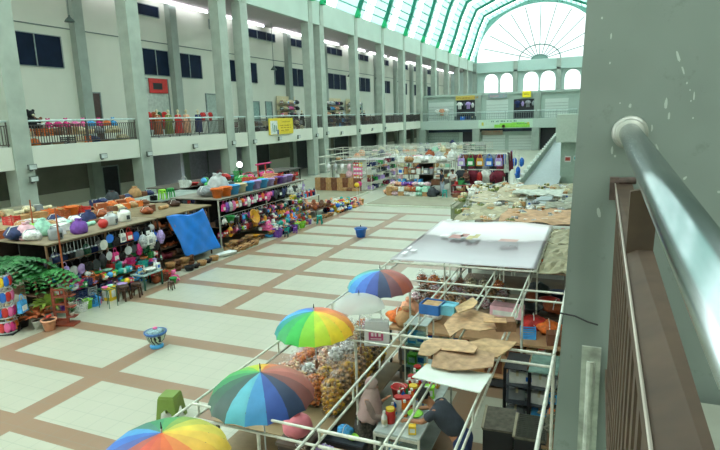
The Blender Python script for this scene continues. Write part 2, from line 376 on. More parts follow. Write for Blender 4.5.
# ---- far block with its balcony
YB=80.
m_blk=mat('#a8bab0',.8,noise=.04,scale=.6); m_shut=mat('#c6d3cb',.5,noise=.03)
S('wall_far',MB().bx(XW,-1.5,YB+1.6,YB+2,0,7.9).bx(XW,-1.5,YB+1.3,YB+9,7.75,8.05),m_blk)
S('floor_gallery_far',MB().bx(XW,-1.5,YB,YB+1.6,3.05,4.3),mat('#b4c4ba',.8,noise=.04))
for x in (-24.0,-16.05,-7.9): S('pillar',MB().bx(x-.5,x+.5,YB-.15,YB+.6,0,3.1).bx(x-.42,x+.42,YB+1.2,YB+1.7,4.3,7.8),m_colb)
for x0,x1,z0,z1,mm,nn in [(-23.4,-19.7,4.3,7.0,m_shut,'shutter'),(-14.9,-11.9,4.3,7.05,m_shut,'shutter'),(-6.9,-3.9,4.3,6.9,m_shut,'shutter'),(-19.2,-15.9,4.3,7.15,m_dark,'shop'),(-11.1,-7.9+.1,4.3,7.0,m_dark,'shop'),(-15.4,-12.2,0,2.1,m_shut,'shutter'),(-11.7,-8.5,0,2.0,m_shut,'shutter'),(-23.6,-18.8,0,2.9,mat('#93a39a',.5),'shutter'),(-18.3,-16.6,0,2.95,m_dark,'shop'),(-7.4,-5.4,0,3,m_dark,'shop')]:
    mb=MB().bx(x0,x1,YB+1.5,YB+1.6,z0,z1)
    if nn=='shutter':
        mb.mi(1)
        for k in range(1,int((z1-z0)/.4)): mb.bx(x0,x1,YB+1.48,YB+1.5,z0+k*.4,z0+k*.4+.03)
    S('door_%d'%dn,mb,[mm,m_line]); dn+=1
S('beam_far',MB().bx(-23.4,-8.4,YB+1.3,YB+1.5,2.6,3.05),mat('#25344a',.6))
for i,(a,b) in enumerate([(-24,-16.1),(-16.1,-7.9),(-7.9,-2.6)]):
    railing(a+.1,YB+.05,b-.1,YB+.05,4.3,1.1,'pale thin balustrade on the far balcony, %s'%['left section beside the left gallery','middle section above the green banner','right section beside the landing'][i],mbal=mat('#7d8f8b',.5),group='far balcony balustrades',sp=.3)
# far landing, ramp and right side gallery
m_land=mat('#b4c2b4',.75,noise=.04)
S('wall_landing',MB().bx(-2.75,-.3,42,50,3.0,4.95),m_land)
S('pillar',MB().bx(-2.45,-.4,43,44,0,3.0),mat('#9db0a2',.75,noise=.05))
mb=MB()
mb.add([(-4.6,33,.02),(-2.35,33,.02),(-2.35,78,2.2),(-4.6,78,2.2),(-4.6,33,-.1),(-2.35,33,-.1),(-2.35,78,2.0),(-4.6,78,2.0)],[(0,1,2,3),(7,6,5,4),(0,4,5,1),(3,2,6,7),(0,3,7,4),(1,5,6,2)])
S('floor_ramp',mb,mat('#aab4b4',.75,noise=.06,spec=.15))
mb=MB()
mb.add([(-4.8,33,0),(-4.6,33,0),(-4.6,78,2.2),(-4.8,78,2.2),(-4.8,33,.55),(-4.6,33,.55),(-4.6,78,2.75),(-4.8,78,2.75)],[(0,1,2,3),(7,6,5,4),(0,4,5,1),(3,2,6,7),(0,3,7,4),(1,5,6,2)])
mb.mi(1)
for k in range(22): y=33.5+k*2; z=.55+(y-33)*2.2/45; mb.box(-4.7,y,z,.26,.5,.14)
S('wall_ramp_parapet',mb,[mat('#a9b7a8',.7),mat('#d3dcd4',.5)])
S('floor_gallery_right',MB().bx(.16,9,-5,1.85,3.9,4.3).bx(1.2,9,1.8,YE,3.9,4.3),mat('#8f9788',.6,noise=.1))
S('wall_right',MB().bx(9,9.3,-5,YE,0,16),m_wall)
S('beam_roof_right',MB().bx(.9,1.2,2.6,YE,13.7,15.8),m_wall)
S('ceiling_gallery_right',MB().bx(1.2,9,2.6,YE,13.75,13.95),m_wall)
for y in PIL[2:]: S('pillar',MB().bx(1.2,2.,y-.45,y+.45,0,15.8),m_col)
S('wall_near',MB().bx(-30,9.3,-6.2,-6,0,27),m_wall2)
# ---- near pillar
YP=1.9; PX=-.073
def pillar_material():
    m=mat('#7d8a84',.8,noise=.1,scale=2.2,bump=.05); m=m.copy(); nt=m.node_tree; N=nt.nodes; L=nt.links; b=N['Principled BSDF']
    src=b.inputs['Base Color'].links[0].from_socket; tc=N.new('ShaderNodeTexCoord'); n=N.new('ShaderNodeTexNoise'); n.inputs['Scale'].default_value=9; n.inputs['Detail'].default_value=6; n.inputs['Roughness'].default_value=.75
    L.new(tc.outputs['Object'],n.inputs['Vector']); r=N.new('ShaderNodeValToRGB'); L.new(n.outputs['Fac'],r.inputs['Fac']); r.color_ramp.elements[0].position=.33; r.color_ramp.elements[1].position=.40
    r.color_ramp.elements[0].color=(.55,.55,.55,1); r.color_ramp.elements[1].color=(1,1,1,1)
    mx=N.new('ShaderNodeMix'); mx.data_type='RGBA'; mx.blend_type='MULTIPLY'; mx.inputs[0].default_value=.35; L.new(src,mx.inputs[6]); L.new(r.outputs[0],mx.inputs[7]); L.new(mx.outputs[2],b.inputs['Base Color']); return m
pz=lambda z:-.071+.0315*(z-4.84)
np_=S('pillar',MB().add([(pz(0),YP,0),(1.6,YP,0),(1.6,YP+.9,0),(pz(0),YP+.9,0),(pz(10),YP,10),(1.6,YP,10),(1.6,YP+.9,10),(pz(10),YP+.9,10),(pz(10),YP,16),(1.6,YP,16),(1.6,YP+.9,16),(pz(10),YP+.9,16)],[(0,3,2,1),(0,1,5,4),(1,2,6,5),(2,3,7,6),(3,0,4,7),(4,5,9,8),(5,6,10,9),(6,7,11,10),(7,4,8,11),(8,9,10,11)]),pillar_material())
chips=MB(); rd=random.Random(3)
def chip(px,py,w,h,a=0):
    c=on(px,py,1,YP-.002); k=w*.75*c.y/F; kk=h*.85*c.y/F; n=8
    vs=[(c.x+cos(2*pi*i/n)*k*(.6+.5*rd.random())*.5*cos(a)-sin(2*pi*i/n)*kk*.5*sin(a),c.y,c.z+sin(2*pi*i/n)*kk*.5*(.7+.4*rd.random())) for i in range(n)]
    chips.add(vs,[tuple(range(n))])
for a in [(678,56,4,13,.3),(683,70,2.5,9,.3),(687,83,2,3),(666,104,3.5,12),(630,106,4,5),(611,36,2,7),(602,18,2,3),(610,63,2,3),(694,96,2,11),(669,116,3,9),(652,128,2.5,9),(657,147,2.5,8,.3),(612,150,3,10),(615,156,3,3),(599,213,5,12,.2),(685,178,4,5,-.4),(719,192,5,3),(690,90,1.5,2),(691,101,1.5,2),(620,103,2,2),(693,118,2,2)]: chip(*a)
chips.build('paint_chips',mat('#a9b5ae',.7),np_)
cn=MB(); a=on(591,360,1,YP); b=on(589,452,1,YP)
cn.rod((a.x,YP-.008,a.z),(a.x,YP-.008,3.4),.014,n=10).box(a.x,YP-.006,3.4,.06,.01,a.z-3.4+.05)
cn.build('conduit',mat('#a3ada0',.6,noise=.25,scale=20),np_)
cb=MB(); p=[(560,313),(575,316),(588,322),(598,325)]; pts=[on(x,y,1,YP-.01) for x,y in p]; cb.path(pts,.003); cb.build('cable',mat('#23262a',.5),np_)
# ================================================================== GOODS: makers (origin = base, or the hook for hanging things)
CW={'blue':'#2a6fd0','sky blue':'#4aa8e8','navy':'#23305f','red':'#c8302c','orange':'#e8742a','yellow':'#ecc52c','amber':'#d89a2a','green':'#2f9a4c','lime':'#8fd63a','dark green':'#1f5a40','teal':'#1fa39a','purple':'#7a4aa8','lilac':'#b59ad6','pink':'#ee6fa8','pale pink':'#f0bcc8','magenta':'#d6337f','white':'#e6e8e2','cream':'#ddd0aa','grey':'#8d9296','silver':'#b7bcbd','black':'#1c1c20','brown':'#7d5038','dark brown':'#4a3024','tan':'#b98d5e','rust':'#a3532c','mint':'#a6dcc4','charcoal':'#3a3f45','peach':'#e8a986','olive':'#6f7a3a','wine':'#7a2438'}
def cm(c,rough=.45,noise=.1,**k): return mat(CW[c],rough,noise=noise,**k)
def k_bucket(r,c):
    MB().lathe([(.11,0),(.15,.28),(.165,.28),(.165,.3),(.145,.3),(.105,.02),(0,.02)],n=14).build('body',cm(c),r,True)
    MB().path([(.155*cos(pi*k/8),0,.28+.1*sin(pi*k/8)) for k in range(9)],.005,5).build('handle',cm('white'),r)
def k_tub(r,c):
    MB().lathe([(.14,0),(.2,.3),(.22,.3),(.22,.33),(.19,.33),(.135,.02),(0,.02)],n=14).build('body',cm(c),r,True)
    for s in (1,-1): MB().box(s*.225,0,.24,.03,.1,.04).build('handle',cm(c),r)
def k_basin(r,c): MB().lathe([(.13,0),(.21,.1),(.23,.1),(.2,.105),(.12,.015),(0,.015)],n=16).build('body',cm(c),r,True)
def k_basket(r,c):
    mb=MB(); 
    for k in range(5): z=.05+.055*k; s=.14+.012*k; mb.path([(-s,-s*.75,z),(s,-s*.75,z),(s,s*.75,z),(-s,s*.75,z),(-s,-s*.75,z)],.012,5)
    for k in range(-2,3):
        for s in (-1,1): mb.box(k*.06,s*.125,0,.018,.012,.28)
    for k in range(-1,2):
        for s in (-1,1): mb.box(s*.17,k*.07,0,.012,.018,.28)
    mb.box(0,0,0,.3,.22,.02); mb.build('body',cm(c),r)
    MB().path([(.17*cos(pi*k/8),0,.28+.15*sin(pi*k/8)) for k in range(9)],.009,5).build('handle',cm(c),r)
def k_bottle(r,c):
    MB().lathe([(.04,0),(.045,.02),(.045,.15),(.018,.2),(.018,.22),(0,.22)],n=10).build('body',cm(c,.2),r,True)
    MB().lathe([(.022,.215),(.022,.25),(0,.25)],n=8).build('cap',cm('white'),r)
    MB().lathe([(.0465,.05),(.0465,.12)],n=10).build('paper_label',cm('cream'),r,True)
def k_jar(r,c):
    MB().lathe([(.07,0),(.075,.02),(.075,.18),(.06,.2),(0,.2)],n=12).build('body',cm(c,.15),r,True)
    MB().lathe([(.066,.2),(.066,.235),(0,.235)],n=12).build('lid',cm('red' if c!='red' else 'yellow'),r)
def k_box(r,c):
    MB().box(0,0,0,.34,.28,.24).build('body',cm(c,.8),r); MB().box(0,0,.238,.05,.282,.004).box(0,-.1405,.16,.05,.003,.08).build('tape',mat({'tan':'#c8a275','brown':'#8f6247'}.get(c,'#d8cfae'),.5),r)
def k_smallbox(r,c):
    MB().box(0,0,0,.17,.14,.2).build('body',cm(c,.6),r); MB().box(.0,-.0715,.05,.12,.002,.1).box(.0865,0,.05,.002,.09,.1).build('print_panel',cm('white' if c!='white' else 'blue'),r)
def k_ball(r,c): MB().ball(0,0,.13,.13,n=14,m=9).build('body',cm(c,.3),r,True)
def k_pot(r,c):     # clay / wooden pot
    MB().lathe([(.07,0),(.13,.08),(.14,.15),(.09,.22),(.08,.24),(.1,.26),(.09,.26),(.07,.23),(0,.2)],n=14).build('body',cm(c,.5),r,True)
def k_bowl(r,c): MB().lathe([(.05,0),(.06,.01),(.13,.09),(.125,.09),(.05,.02),(0,.02)],n=14).build('body',cm(c,.5),r,True)
def k_bowls(r,c):
    mb=MB(); [mb.lathe([(.05,0),(.14,.09),(.135,.09),(.05,.02),(0,.02)],z=k*.035,n=14) for k in range(4)]; mb.build('body',cm(c,.5),r,True)
def k_wicker(r,c):
    m=mat(CW[c],.8,noise=.3,scale=40,bump=.4)
    MB().lathe([(.13,0),(.17,.1),(.18,.16),(.165,.16),(.12,.02),(0,.02)],n=16).build('body',m,r,True)
    mb=MB(); [mb.rod((.175*cos(2*pi*k/16),.175*sin(2*pi*k/16),.165),(.175*cos(2*pi*(k+1)/16),.175*sin(2*pi*(k+1)/16),.165),.014,n=6) for k in range(16)]; mb.build('rim',m,r)
def k_mortar(r,c):
    MB().lathe([(.08,0),(.08,.03),(.14,.1),(.16,.13),(.13,.13),(.05,.06),(0,.06)],n=14).build('body',mat(CW[c],.8,noise=.2,scale=15),r,True)
    MB().rod((-.02,0,.08),(.16,.05,.2),.025,.018).build('pestle',cm('dark brown'),r)
def k_stool(r,c):
    m=cm(c,.4)
    MB().lathe([(0,.44),(.13,.445),(.15,.43),(.15,.38),(.135,.38)],n=8).build('seat',m,r)
    for k in range(4):
        a=pi/4+k*pi/2; p=(.13*cos(a),.13*sin(a)); q=(.17*cos(a),.17*sin(a))
        MB().rod((q[0],q[1],0),(p[0],p[1],.4),.028,.03,n=6).build('leg',m,r)
    for k in range(4):
        a=pi/4+k*pi/2;b=a+pi/2; MB().rod((.14*cos(a),.14*sin(a),.3),(.14*cos(b),.14*sin(b),.3),.02,n=6).build('stretcher',m,r)
def k_pan(r,c):   # hanging pan, hook at origin, face toward +X
    MB().rod((.0,0,-.34),(.03,0,-.34),.13,.16,n=16).build('pan_body',cm(c,.25,metal=.5),r)
    MB().rod((.01,0,-.2),(.0,0,0),.012,n=6).build('handle',cm('black'),r)
def k_ladle(r,c):
    MB().rod((0,0,0),(0,0,-.26),.008,n=6).build('handle',cm(c,.25,metal=.6),r); MB().ball(0,0,-.3,.05,.05,.035,n=10,m=5).build('scoop',cm(c,.25,metal=.6),r,True)
def k_hangball(r,c):
    MB().rod((0,0,0),(0,0,-.08),.004,n=5).build('string',cm('white'),r); MB().ball(0,0,-.19,.11,n=12,m=8).build('ball_body',cm(c,.3),r,True)
def k_net(r,c):   # hanging netted bundle of goods
    MB().rod((0,0,0),(0,0,-.1),.006,n=5).build('string',cm('white'),r); MB().ball(0,0,-.3,.12,.13,.22,n=10,m=7,lump=.12,seed=len(c)).build('bundle',cm(c,.5,noise=.35,scale=18),r,True)
def k_hangbag(r,c):
    MB().path([(0,-.08,-.16),(0,-.05,-.03),(0,0,0),(0,.05,-.03),(0,.08,-.16)],.009,5).build('handle',cm(c),r)
    mb=MB(); mb.box(0,0,-.42,.1,.26,.27,taper=.82); mb.build('bag_body',cm(c,.6,noise=.25,scale=12),r)
    MB().box(.052,0,-.38,.012,.16,.12).build('pocket',cm('white' if c!='white' else 'grey'),r)
def shirt_mb(w=.42,h=.62,d=.09):
    mb=MB(); W=w/2
    out=[(-W*.72,0),(-W*.72,h*.62),(-W*1.25,h*.52),(-W*1.4,h*.66),(-W*.8,h*.96),(-W*.25,h),(0,h*.95),(W*.25,h),(W*.8,h*.96),(W*1.4,h*.66),(W*1.25,h*.52),(W*.72,h*.62),(W*.72,0)]
    n=len(out); vs=[(-d/2,a,b-h) for a,b in out]+[(d/2,a,b-h) for a,b in out]
    cells=[(0,1,11,12),(1,2,3,4),(1,4,8,11),(11,8,9,10),(4,5,6),(6,7,8),(4,6,8)]
    mb.add(vs,[c for c in cells]+[tuple(i+n for i in c[::-1]) for c in cells]+[(i,(i+1)%n,n+(i+1)%n,n+i) for i in range(n)])
    return mb
def k_shirt(r,c):
    shirt_mb().build('shirt_body',cm(c,.85,noise=.2,scale=8),r,True); MB().path([(0,-.14,-.04),(0,0,.02),(0,.14,-.04)],.006,5).rod((0,0,.02),(0,0,.07),.004,n=5).build('hanger',cm('silver'),r)
def k_dress(r,c):
    mb=MB(); mb.grid(lambda u,v:((.09+.03*sin(u*20))*cos(2*pi*u)*(.75+.8*v),(.17*sin(2*pi*u))*(.75+.8*v),-.1-1.05*v),20,8); mb.build('skirt_body',cm(c,.85,noise=.2,scale=6),r,True)
    MB().ball(0,0,-.12,.1,.2,.1,n=12,m=6).rod((0,-.18,-.1),(.02,-.24,-.55),.05,.04).rod((0,.18,-.1),(.02,.24,-.55),.05,.04).build('bodice',cm(c,.85),r,True)
def k_sack(r,c):
    mb=MB(); mb.lathe([(.2,0),(.27,.06),(.29,.18),(.25,.32),(.2,.42),(.09,.47),(.13,.53),(.0,.5)],n=12); 
    rd=random.Random(len(c)*7); mb.v=[(x*(1+.34*(rd.random()-.5)),y*(1+.34*(rd.random()-.5)),z+.05*(rd.random()-.5)*(z>.02)) for x,y,z in mb.v]
    mb.build('body',cm(c,.75,noise=.18,scale=7,bump=.3),r,True); MB().lathe([(.08,.45),(.1,.47),(.08,.49)],n=10).build('tie',cm('red' if c!='red' else 'white'),r)
def k_bundle(r,c):
    MB().ball(0,0,.13,.25,.2,.13,n=11,m=6,lump=.2,seed=len(c)+3).ball(.1,.05,.1,.14,.15,.1,n=8,m=5,lump=.2,seed=2).build('body',cm(c,.6,noise=.3,scale=12,bump=.3),r,True)
    MB().path([(0,-.2,.14),(0,-.1,.27),(0,.1,.27),(0,.2,.14)],.01,5).build('cord',cm('white' if c!='white' else 'grey'),r)
def bagskin():
    if 'bagskin' in _M: return _M['bagskin']
    m=bpy.data.materials.new('clear_plastic'); m.use_nodes=True; nt=m.node_tree; N=nt.nodes; L=nt.links; N.clear()
    o=N.new('ShaderNodeOutputMaterial'); t=N.new('ShaderNodeBsdfTransparent'); g=N.new('ShaderNodeBsdfGlossy'); g.inputs['Roughness'].default_value=.18; d=N.new('ShaderNodeBsdfDiffuse'); d.inputs[0].default_value=lin('#e8e4de')
    no=N.new('ShaderNodeTexNoise'); no.inputs['Scale'].default_value=14; bu=N.new('ShaderNodeBump'); bu.inputs['Strength'].default_value=.8; bu.inputs['Distance'].default_value=.03; L.new(no.outputs['Fac'],bu.inputs['Height']); L.new(bu.outputs[0],g.inputs['Normal'])
    a=N.new('ShaderNodeMixShader'); a.inputs[0].default_value=.45; L.new(d.outputs[0],a.inputs[1]); L.new(g.outputs[0],a.inputs[2]); b=N.new('ShaderNodeMixShader'); b.inputs[0].default_value=.84; L.new(a.outputs[0],b.inputs[1]); L.new(t.outputs[0],b.inputs[2]); L.new(b.outputs[0],o.inputs[0]); _M['bagskin']=m; return m
def filling(c,rx,rz,zc,n,sz,seed,r):
    rd=random.Random(seed); mb=MB()
    for k in range(n):
        t=math.acos(1-2*(k+.5)/n); p=k*2.399; q=rd.uniform(.82,1.02)
        if rz>rx*1.4: x,y,z=rx*q*cos(p)*min(1,sin(t)*1.35),rx*q*sin(p)*min(1,sin(t)*1.35),-rz*cos(t)
        else: x,y,z=rx*q*sin(t)*cos(p),rx*q*sin(t)*sin(p),-rz*cos(t)
        mb.mi(k%3).ball(x,y,zc+z,sz*rd.uniform(.8,1.2),sz*rd.uniform(.8,1.2),sz*rd.uniform(.5,.9),n=6,m=4)
    mb.mi(0).ball(0,0,zc,rx*.88,rx*.88,rz*.93,n=8,m=5)
    h=lin(CW[c]); k2=['#%02x%02x%02x'%tuple(int(max(0,min(255,int(CW[c][i:i+2],16)*f))) for i in (1,3,5)) for f in (1,.72,1.22)]
    mb.build('cracker_filling',[mat(q,.7,noise=.3,scale=20) for q in k2],r,True)
def k_plasticbag(r,c):
    mb=MB(); mb.lathe([(.07,0),(.14,.03),(.165,.12),(.15,.22),(.07,.29),(.018,.32),(.06,.37),(.03,.38)],n=12)
    rd=random.Random(len(c)); mb.v=[(x*(1+.34*(rd.random()-.5)),y*(1+.34*(rd.random()-.5)),z*(1+.1*(rd.random()-.5))) for x,y,z in mb.v]
    mb.build('bag_skin',bagskin(),r,True)
    filling(c,.125,.11,.135,34,.035,len(c),r)
def k_tallbag(r,c):
    mb=MB(); mb.lathe([(.12,0),(.15,.03),(.155,.2),(.15,.4),(.12,.47),(.03,.51),(.08,.57)],n=12)
    rd=random.Random(len(c)); mb.v=[(x*(1+.12*(rd.random()-.5)),y*(1+.12*(rd.random()-.5)),z) for x,y,z in mb.v]
    mb.build('bag_skin',bagskin(),r,True)
    filling(c,.135,.225,.235,120,.03,len(c)+2,r)
def k_toycar(r,c):
    MB().box(0,0,.05,.16,.34,.1).build('body',cm(c,.3),r); MB().box(0,.02,.15,.13,.18,.09,taper=.8).build('cab',cm('white' if c!='white' else 'red',.3),r)
    for sx in (-1,1):
        for sy in (-1,1): MB().rod((sx*.07,sy*.1,.05),(sx*.1,sy*.1,.05),.05,n=10).build('wheel',cm('black'),r)
def k_plush(r,c):
    MB().ball(0,0,.13,.12,.12,.13,n=12,m=8).ball(.02,0,.31,.09,n=12,m=8).ball(.02,.07,.39,.035).ball(.02,-.07,.39,.035).rod((.05,.1,.2),(.15,.12,.12),.035,.03).rod((.05,-.1,.2),(.15,-.12,.12),.035,.03).rod((.05,.07,.04),(.19,.08,.04),.045).rod((.05,-.07,.04),(.19,-.08,.04),.045).build('body',cm(c,.9),r,True)
    MB().ball(.1,0,.29,.03,.035,.028).build('muzzle',cm('cream'),r,True)
def k_shoe(r,c):
    MB().grid(lambda u,v:(.13*(u-.5)*2,.045*cos(pi*v)*(1-.3*u),.02+(.07-.035*u)*sin(pi*v)),8,8).build('upper',cm(c,.5),r,True); MB().box(0,0,0,.27,.095,.022).build('sole',cm('white' if c!='white' else 'black'),r)
def k_cookpot(r,c):
    MB().lathe([(.13,0),(.14,.01),(.14,.15),(.15,.155)],n=16).build('body',cm(c,.25,metal=.7),r,True); MB().lathe([(.15,.155),(.1,.19),(0,.2)],n=16).build('lid',cm(c,.25,metal=.7),r,True); MB().ball(0,0,.215,.02).build('knob',cm('black'),r)
    for s in (1,-1): MB().box(0,s*.16,.1,.06,.04,.015).build('handle',cm('black'),r)
def k_thermos(r,c):
    MB().lathe([(.06,0),(.065,.02),(.065,.26),(.04,.3)],n=12).build('body',cm(c,.3),r,True); MB().lathe([(.045,.3),(.045,.36),(0,.365)],n=12).build('cap',cm('grey'),r)
def k_roll(r,c): MB().rod((0,-.22,.07),(0,.22,.07),.07,n=12).build('body',cm(c,.7,noise=.2),r); MB().rod((0,-.222,.07),(0,.222,.07),.02,n=8).build('core',cm('tan'),r)
def k_ricecooker(r,c):
    MB().lathe([(.13,0),(.15,.02),(.155,.2),(.14,.23),(.08,.27),(0,.275)],n=16).build('body',cm(c,.3),r,True); MB().box(.15,0,.05,.02,.08,.1).build('control_panel',cm('charcoal'),r); MB().path([(0,-.14,.2),(0,-.09,.31),(0,.09,.31),(0,.14,.2)],.012,6).build('handle',cm('grey'),r)
def k_chicrate(r,c):
    mb=MB(); mb.box(0,0,0,.4,.3,.02)
    for k in range(4): z=.03+k*.06; mb.bx(-.2,.2,-.15,-.14,z,z+.035).bx(-.2,.2,.14,.15,z,z+.035).bx(-.2,-.19,-.15,.15,z,z+.035).bx(.19,.2,-.15,.15,z,z+.035)
    for sx in (-1,1):
        for sy in (-1,1): mb.box(sx*.19,sy*.14,0,.03,.03,.27)
    mb.build('body',cm(c),r)
def k_plate(r,c): MB().rod((0,0,-.2),(.02,0,-.2),.1,.14,n=16).rod((.02,0,-.2),(.021,0,-.2),.09,n=16).build('dish',cm(c,.3),r); MB().rod((0,0,0),(0,0,-.08),.005,n=5).build('string',cm('white'),r)
def k_broom(r,c):
    MB().rod((0,0,.3),(0,0,1.15),.012,n=6).build('stick',cm('tan'),r); MB().box(0,0,0,.05,.22,.3,taper=.35).build('bristles',cm(c,.9,noise=.3,scale=30),r)
KN=dict(bucket=(k_bucket,'plastic bucket','bucket',.34),tub=(k_tub,'plastic tub','tub',.46),basin=(k_basin,'plastic basin','basin',.46),basket=(k_basket,'plastic basket','basket',.3),bottle=(k_bottle,'bottle','bottle',.11),jar=(k_jar,'jar','jar',.17),box=(k_box,'taped carton','box',.32),smallbox=(k_smallbox,'small printed box','box',.17),ball=(k_ball,'toy ball','ball',.27),pot=(k_pot,'round pot','pot',.29),bowl=(k_bowl,'bowl','bowl',.27),bowls=(k_bowls,'bowl stack','bowls',.29),wicker=(k_wicker,'wicker basket','basket',.37),mortar=(k_mortar,'mortar with pestle','mortar',.36),stool=(k_stool,'plastic stool','stool',.36),pan=(k_pan,'hanging frying pan','pan',.32),ladle=(k_ladle,'hanging ladle','ladle',.12),hangball=(k_hangball,'hanging ball','ball',.24),net=(k_net,'hanging netted bundle','bundle',.28),hangbag=(k_hangbag,'hanging handbag','bag',.29),shirt=(k_shirt,'hanging shirt','shirt',.5),dress=(k_dress,'hanging long dress','dress',.55),sack=(k_sack,'tied sack','sack',.55),bundle=(k_bundle,'corded bundle','bundle',.44),plasticbag=(k_plasticbag,'cracker bag','snack bag',.31),tallbag=(k_tallbag,'tall cracker bag','snack bag',.3),toycar=(k_toycar,'toy truck','toy',.38),plush=(k_plush,'plush toy bear','toy',.27),shoe=(k_shoe,'shoe','shoe',.13),cookpot=(k_cookpot,'lidded cooking pot','pot',.36),thermos=(k_thermos,'vacuum flask','flask',.15),roll=(k_roll,'rolled mat','mat',.47),ricecooker=(k_ricecooker,'rice cooker','rice cooker',.34),crate=(k_chicrate,'slatted crate','crate',.33),plate=(k_plate,'hanging plate','plate',.29),broom=(k_broom,'upright broom','broom',.26))
NM=dict(bucket='bucket',tub='plastic_tub',basin='plastic_basin',basket='plastic_basket',bottle='bottle',jar='jar',box='cardboard_box',smallbox='product_box',ball='toy_ball',pot='round_pot',bowl='bowl',bowls='bowl_stack',wicker='wicker_basket',mortar='mortar',stool='plastic_stool',pan='frying_pan',ladle='ladle',hangball='hanging_ball',net='netted_bundle',hangbag='handbag',shirt='shirt',dress='dress',sack='sack',bundle='corded_bundle',plasticbag='cracker_bag',tallbag='tall_cracker_bag',toycar='toy_truck',plush='plush_bear',shoe='shoe',cookpot='cooking_pot',thermos='vacuum_flask',roll='rolled_mat',ricecooker='rice_cooker',crate='slatted_crate',plate='plate',broom='broom')
PROTO={}; USED={}
def thing(kind,c,loc,rz=0,s=1.,label=None,group=None):
    key=(kind,c)
    if key not in PROTO:
        r=E(NM[kind]); KN[kind][0](r,c); PROTO[key]=r; o=r
    else: o=copytree(PROTO[key])
    o.location=loc; o.rotation_euler=(0,0,rz); o.scale=(s,s,s) if not isinstance(s,tuple) else s
    for k in ('group',):
        if k in o: del o[k]
    tag(o,label,KN[kind][2],group); return o
rdm=random.Random(11)
def row(kinds,cols,x,y0,y1,z,phrase,s=1.,rz=0,jx=.03,axis='y',grp=None,gap=1.0,word='from the near end'):
    """a line of individual goods; every one gets its own place in the line in its label"""
    t=y0; i=0; out=[]
    while t<y1 and i<60:
        k=kinds[i%len(kinds)] if len(kinds)<4 else rdm.choice(kinds); c=cols[i%len(cols)] if len(cols)<3 else rdm.choice(cols)
        wdt=KN[k][3]*s*gap
        if t+wdt>y1+.12 and i: break
        t+=wdt/2; xx=x+rdm.uniform(-jx,jx)
        loc=(xx,t,z) if axis=='y' else (t,xx,z)
        th=thing(k,c,loc,rz+rdm.uniform(-.15,.15),s,'%s %s, %s along the %s'%(c,KN[k][1],onth(i),phrase),grp or phrase)
        out.append(th); t+=wdt/2; i+=1
    return out
def table(name,label,cat,x0,x1,y0,y1,h,top='#b08a5a',leg='#55504a',th=.035,shelf=None,back=None):
    r=E(name,((x0+x1)/2,(y0+y1)/2,0),0,label,cat); a,b=(x1-x0)/2,(y1-y0)/2
    MB().bx(-a,a,-b,b,h-th,h).build('table_top',mat(top,.6,noise=.12,scale=4),r)
    for sx in(-1,1):
        for sy in(-1,1): MB().box(sx*(a-.04),sy*(b-.04),0,.045,.045,h-th).build('leg',mat(leg,.6),r)
    if shelf:
        for q in shelf: MB().bx(-a+.02,a-.02,-b+.02,b-.02,q-.02,q).build('shelf',mat(top,.6,noise=.12,scale=4),r)
    if back: MB().bx(-a,-a+.02,-b,b,.1,h-th).build('back_panel',mat(back,.8),r)
    return r
def stall(label,x0,x1,y0,y1,h,roof='#b9a57f',shelves=(.45,.95),post='#7b5b40',back='#2a2422',hang=(),name='market_stall',metal=False,floorback=True):
    r=E(name,((x0+x1)/2,(y0+y1)/2,0),0,label,'stall'); a,b=(x1-x0)/2,(y1-y0)/2
    pm=m_steelw if metal else mat(post,.7,noise=.2)
    if roof: MB().bx(-a-.1,a+.1,-b,b,h,h+.04).build('roof_board',mat(roof,.8,noise=.15,scale=2.5),r)
    for sx in(-1,1):
        for sy in(-1,0,1): MB().box(sx*(a-.04),sy*(b-.05),0,.05,.05,h).build('post',pm,r)
    for z in shelves: MB().bx(-a+.05,a-.03,-b+.05,b-.05,z-.03,z).build('shelf',mat(post,.7,noise=.2),r)
    if back: MB().bx(-.03,0,-b+.08,b-.08,.1,h-.02).build('back_panel',mat(back,.9,noise=.3),r)
    for z in hang: MB().rod((a,-b,z),(a,b,z),.012).build('hanging_rail',pm,r)
    return r
BR5=['pink','red','yellow','lime','sky blue','orange','purple','white','green','blue']
# ================================================================== LEFT SIDE OF THE HALL
# -- kitchenware stall
stall('wooden kitchenware stall with a beige roof board behind the potted plants',-16.4,-14.0,10.3,14.5,1.98,roof='#8f8068',hang=(1.93,1.4),shelves=(.42,.85))
row(['bundle','box','basin','sack','roll'],['white','grey','tan','mint','cream','brown','pale pink'],-15.2,10.4,14.3,2.03,'middle line on the kitchenware roof',s=.95,gap=1.0,jx=.15)
row(['bundle','box','basin','basket','roll'],['tan','brown','cream','navy','rust','olive','white'],-16.1,10.4,14.4,2.03,'back line on the kitchenware roof',s=.95,gap=1.05,jx=.15)
row(['ladle'],['silver','grey'],-13.95,10.4,12.0,1.93,'front rail of the kitchenware stall',jx=.01,grp='ladles on the kitchenware stall')
row(['net','pan','plate','hangball','hangbag'],['pink','silver','red','black','blue','lime','charcoal','white'],-13.93,12.05,14.4,1.93,'top rail of the kitchenware stall',jx=.02,gap=.85)
row(['pan','net','plate','hangbag'],['charcoal','black','silver','sky blue','lilac','magenta','dark green','orange'],-13.93,10.4,14.4,1.4,'lower rail of the kitchenware stall',jx=.02,gap=.85)
row(['pan','net'],['black','dark green','grey','navy'],-14.35,10.4,14.4,1.75,'back rail of the kitchenware stall',jx=.03,gap=.9)
row(['jar','thermos','basin','smallbox','bowl'],BR5+['charcoal','white'],-14.18,10.45,14.35,.85,'upper shelf of the kitchenware stall',gap=.9)
row(['basket','smallbox','cookpot','bowl','jar'],['red','rust','green','white','dark green','silver','pink','blue'],-14.2,10.45,14.35,.42,'lower shelf of the kitchenware stall',gap=.92)
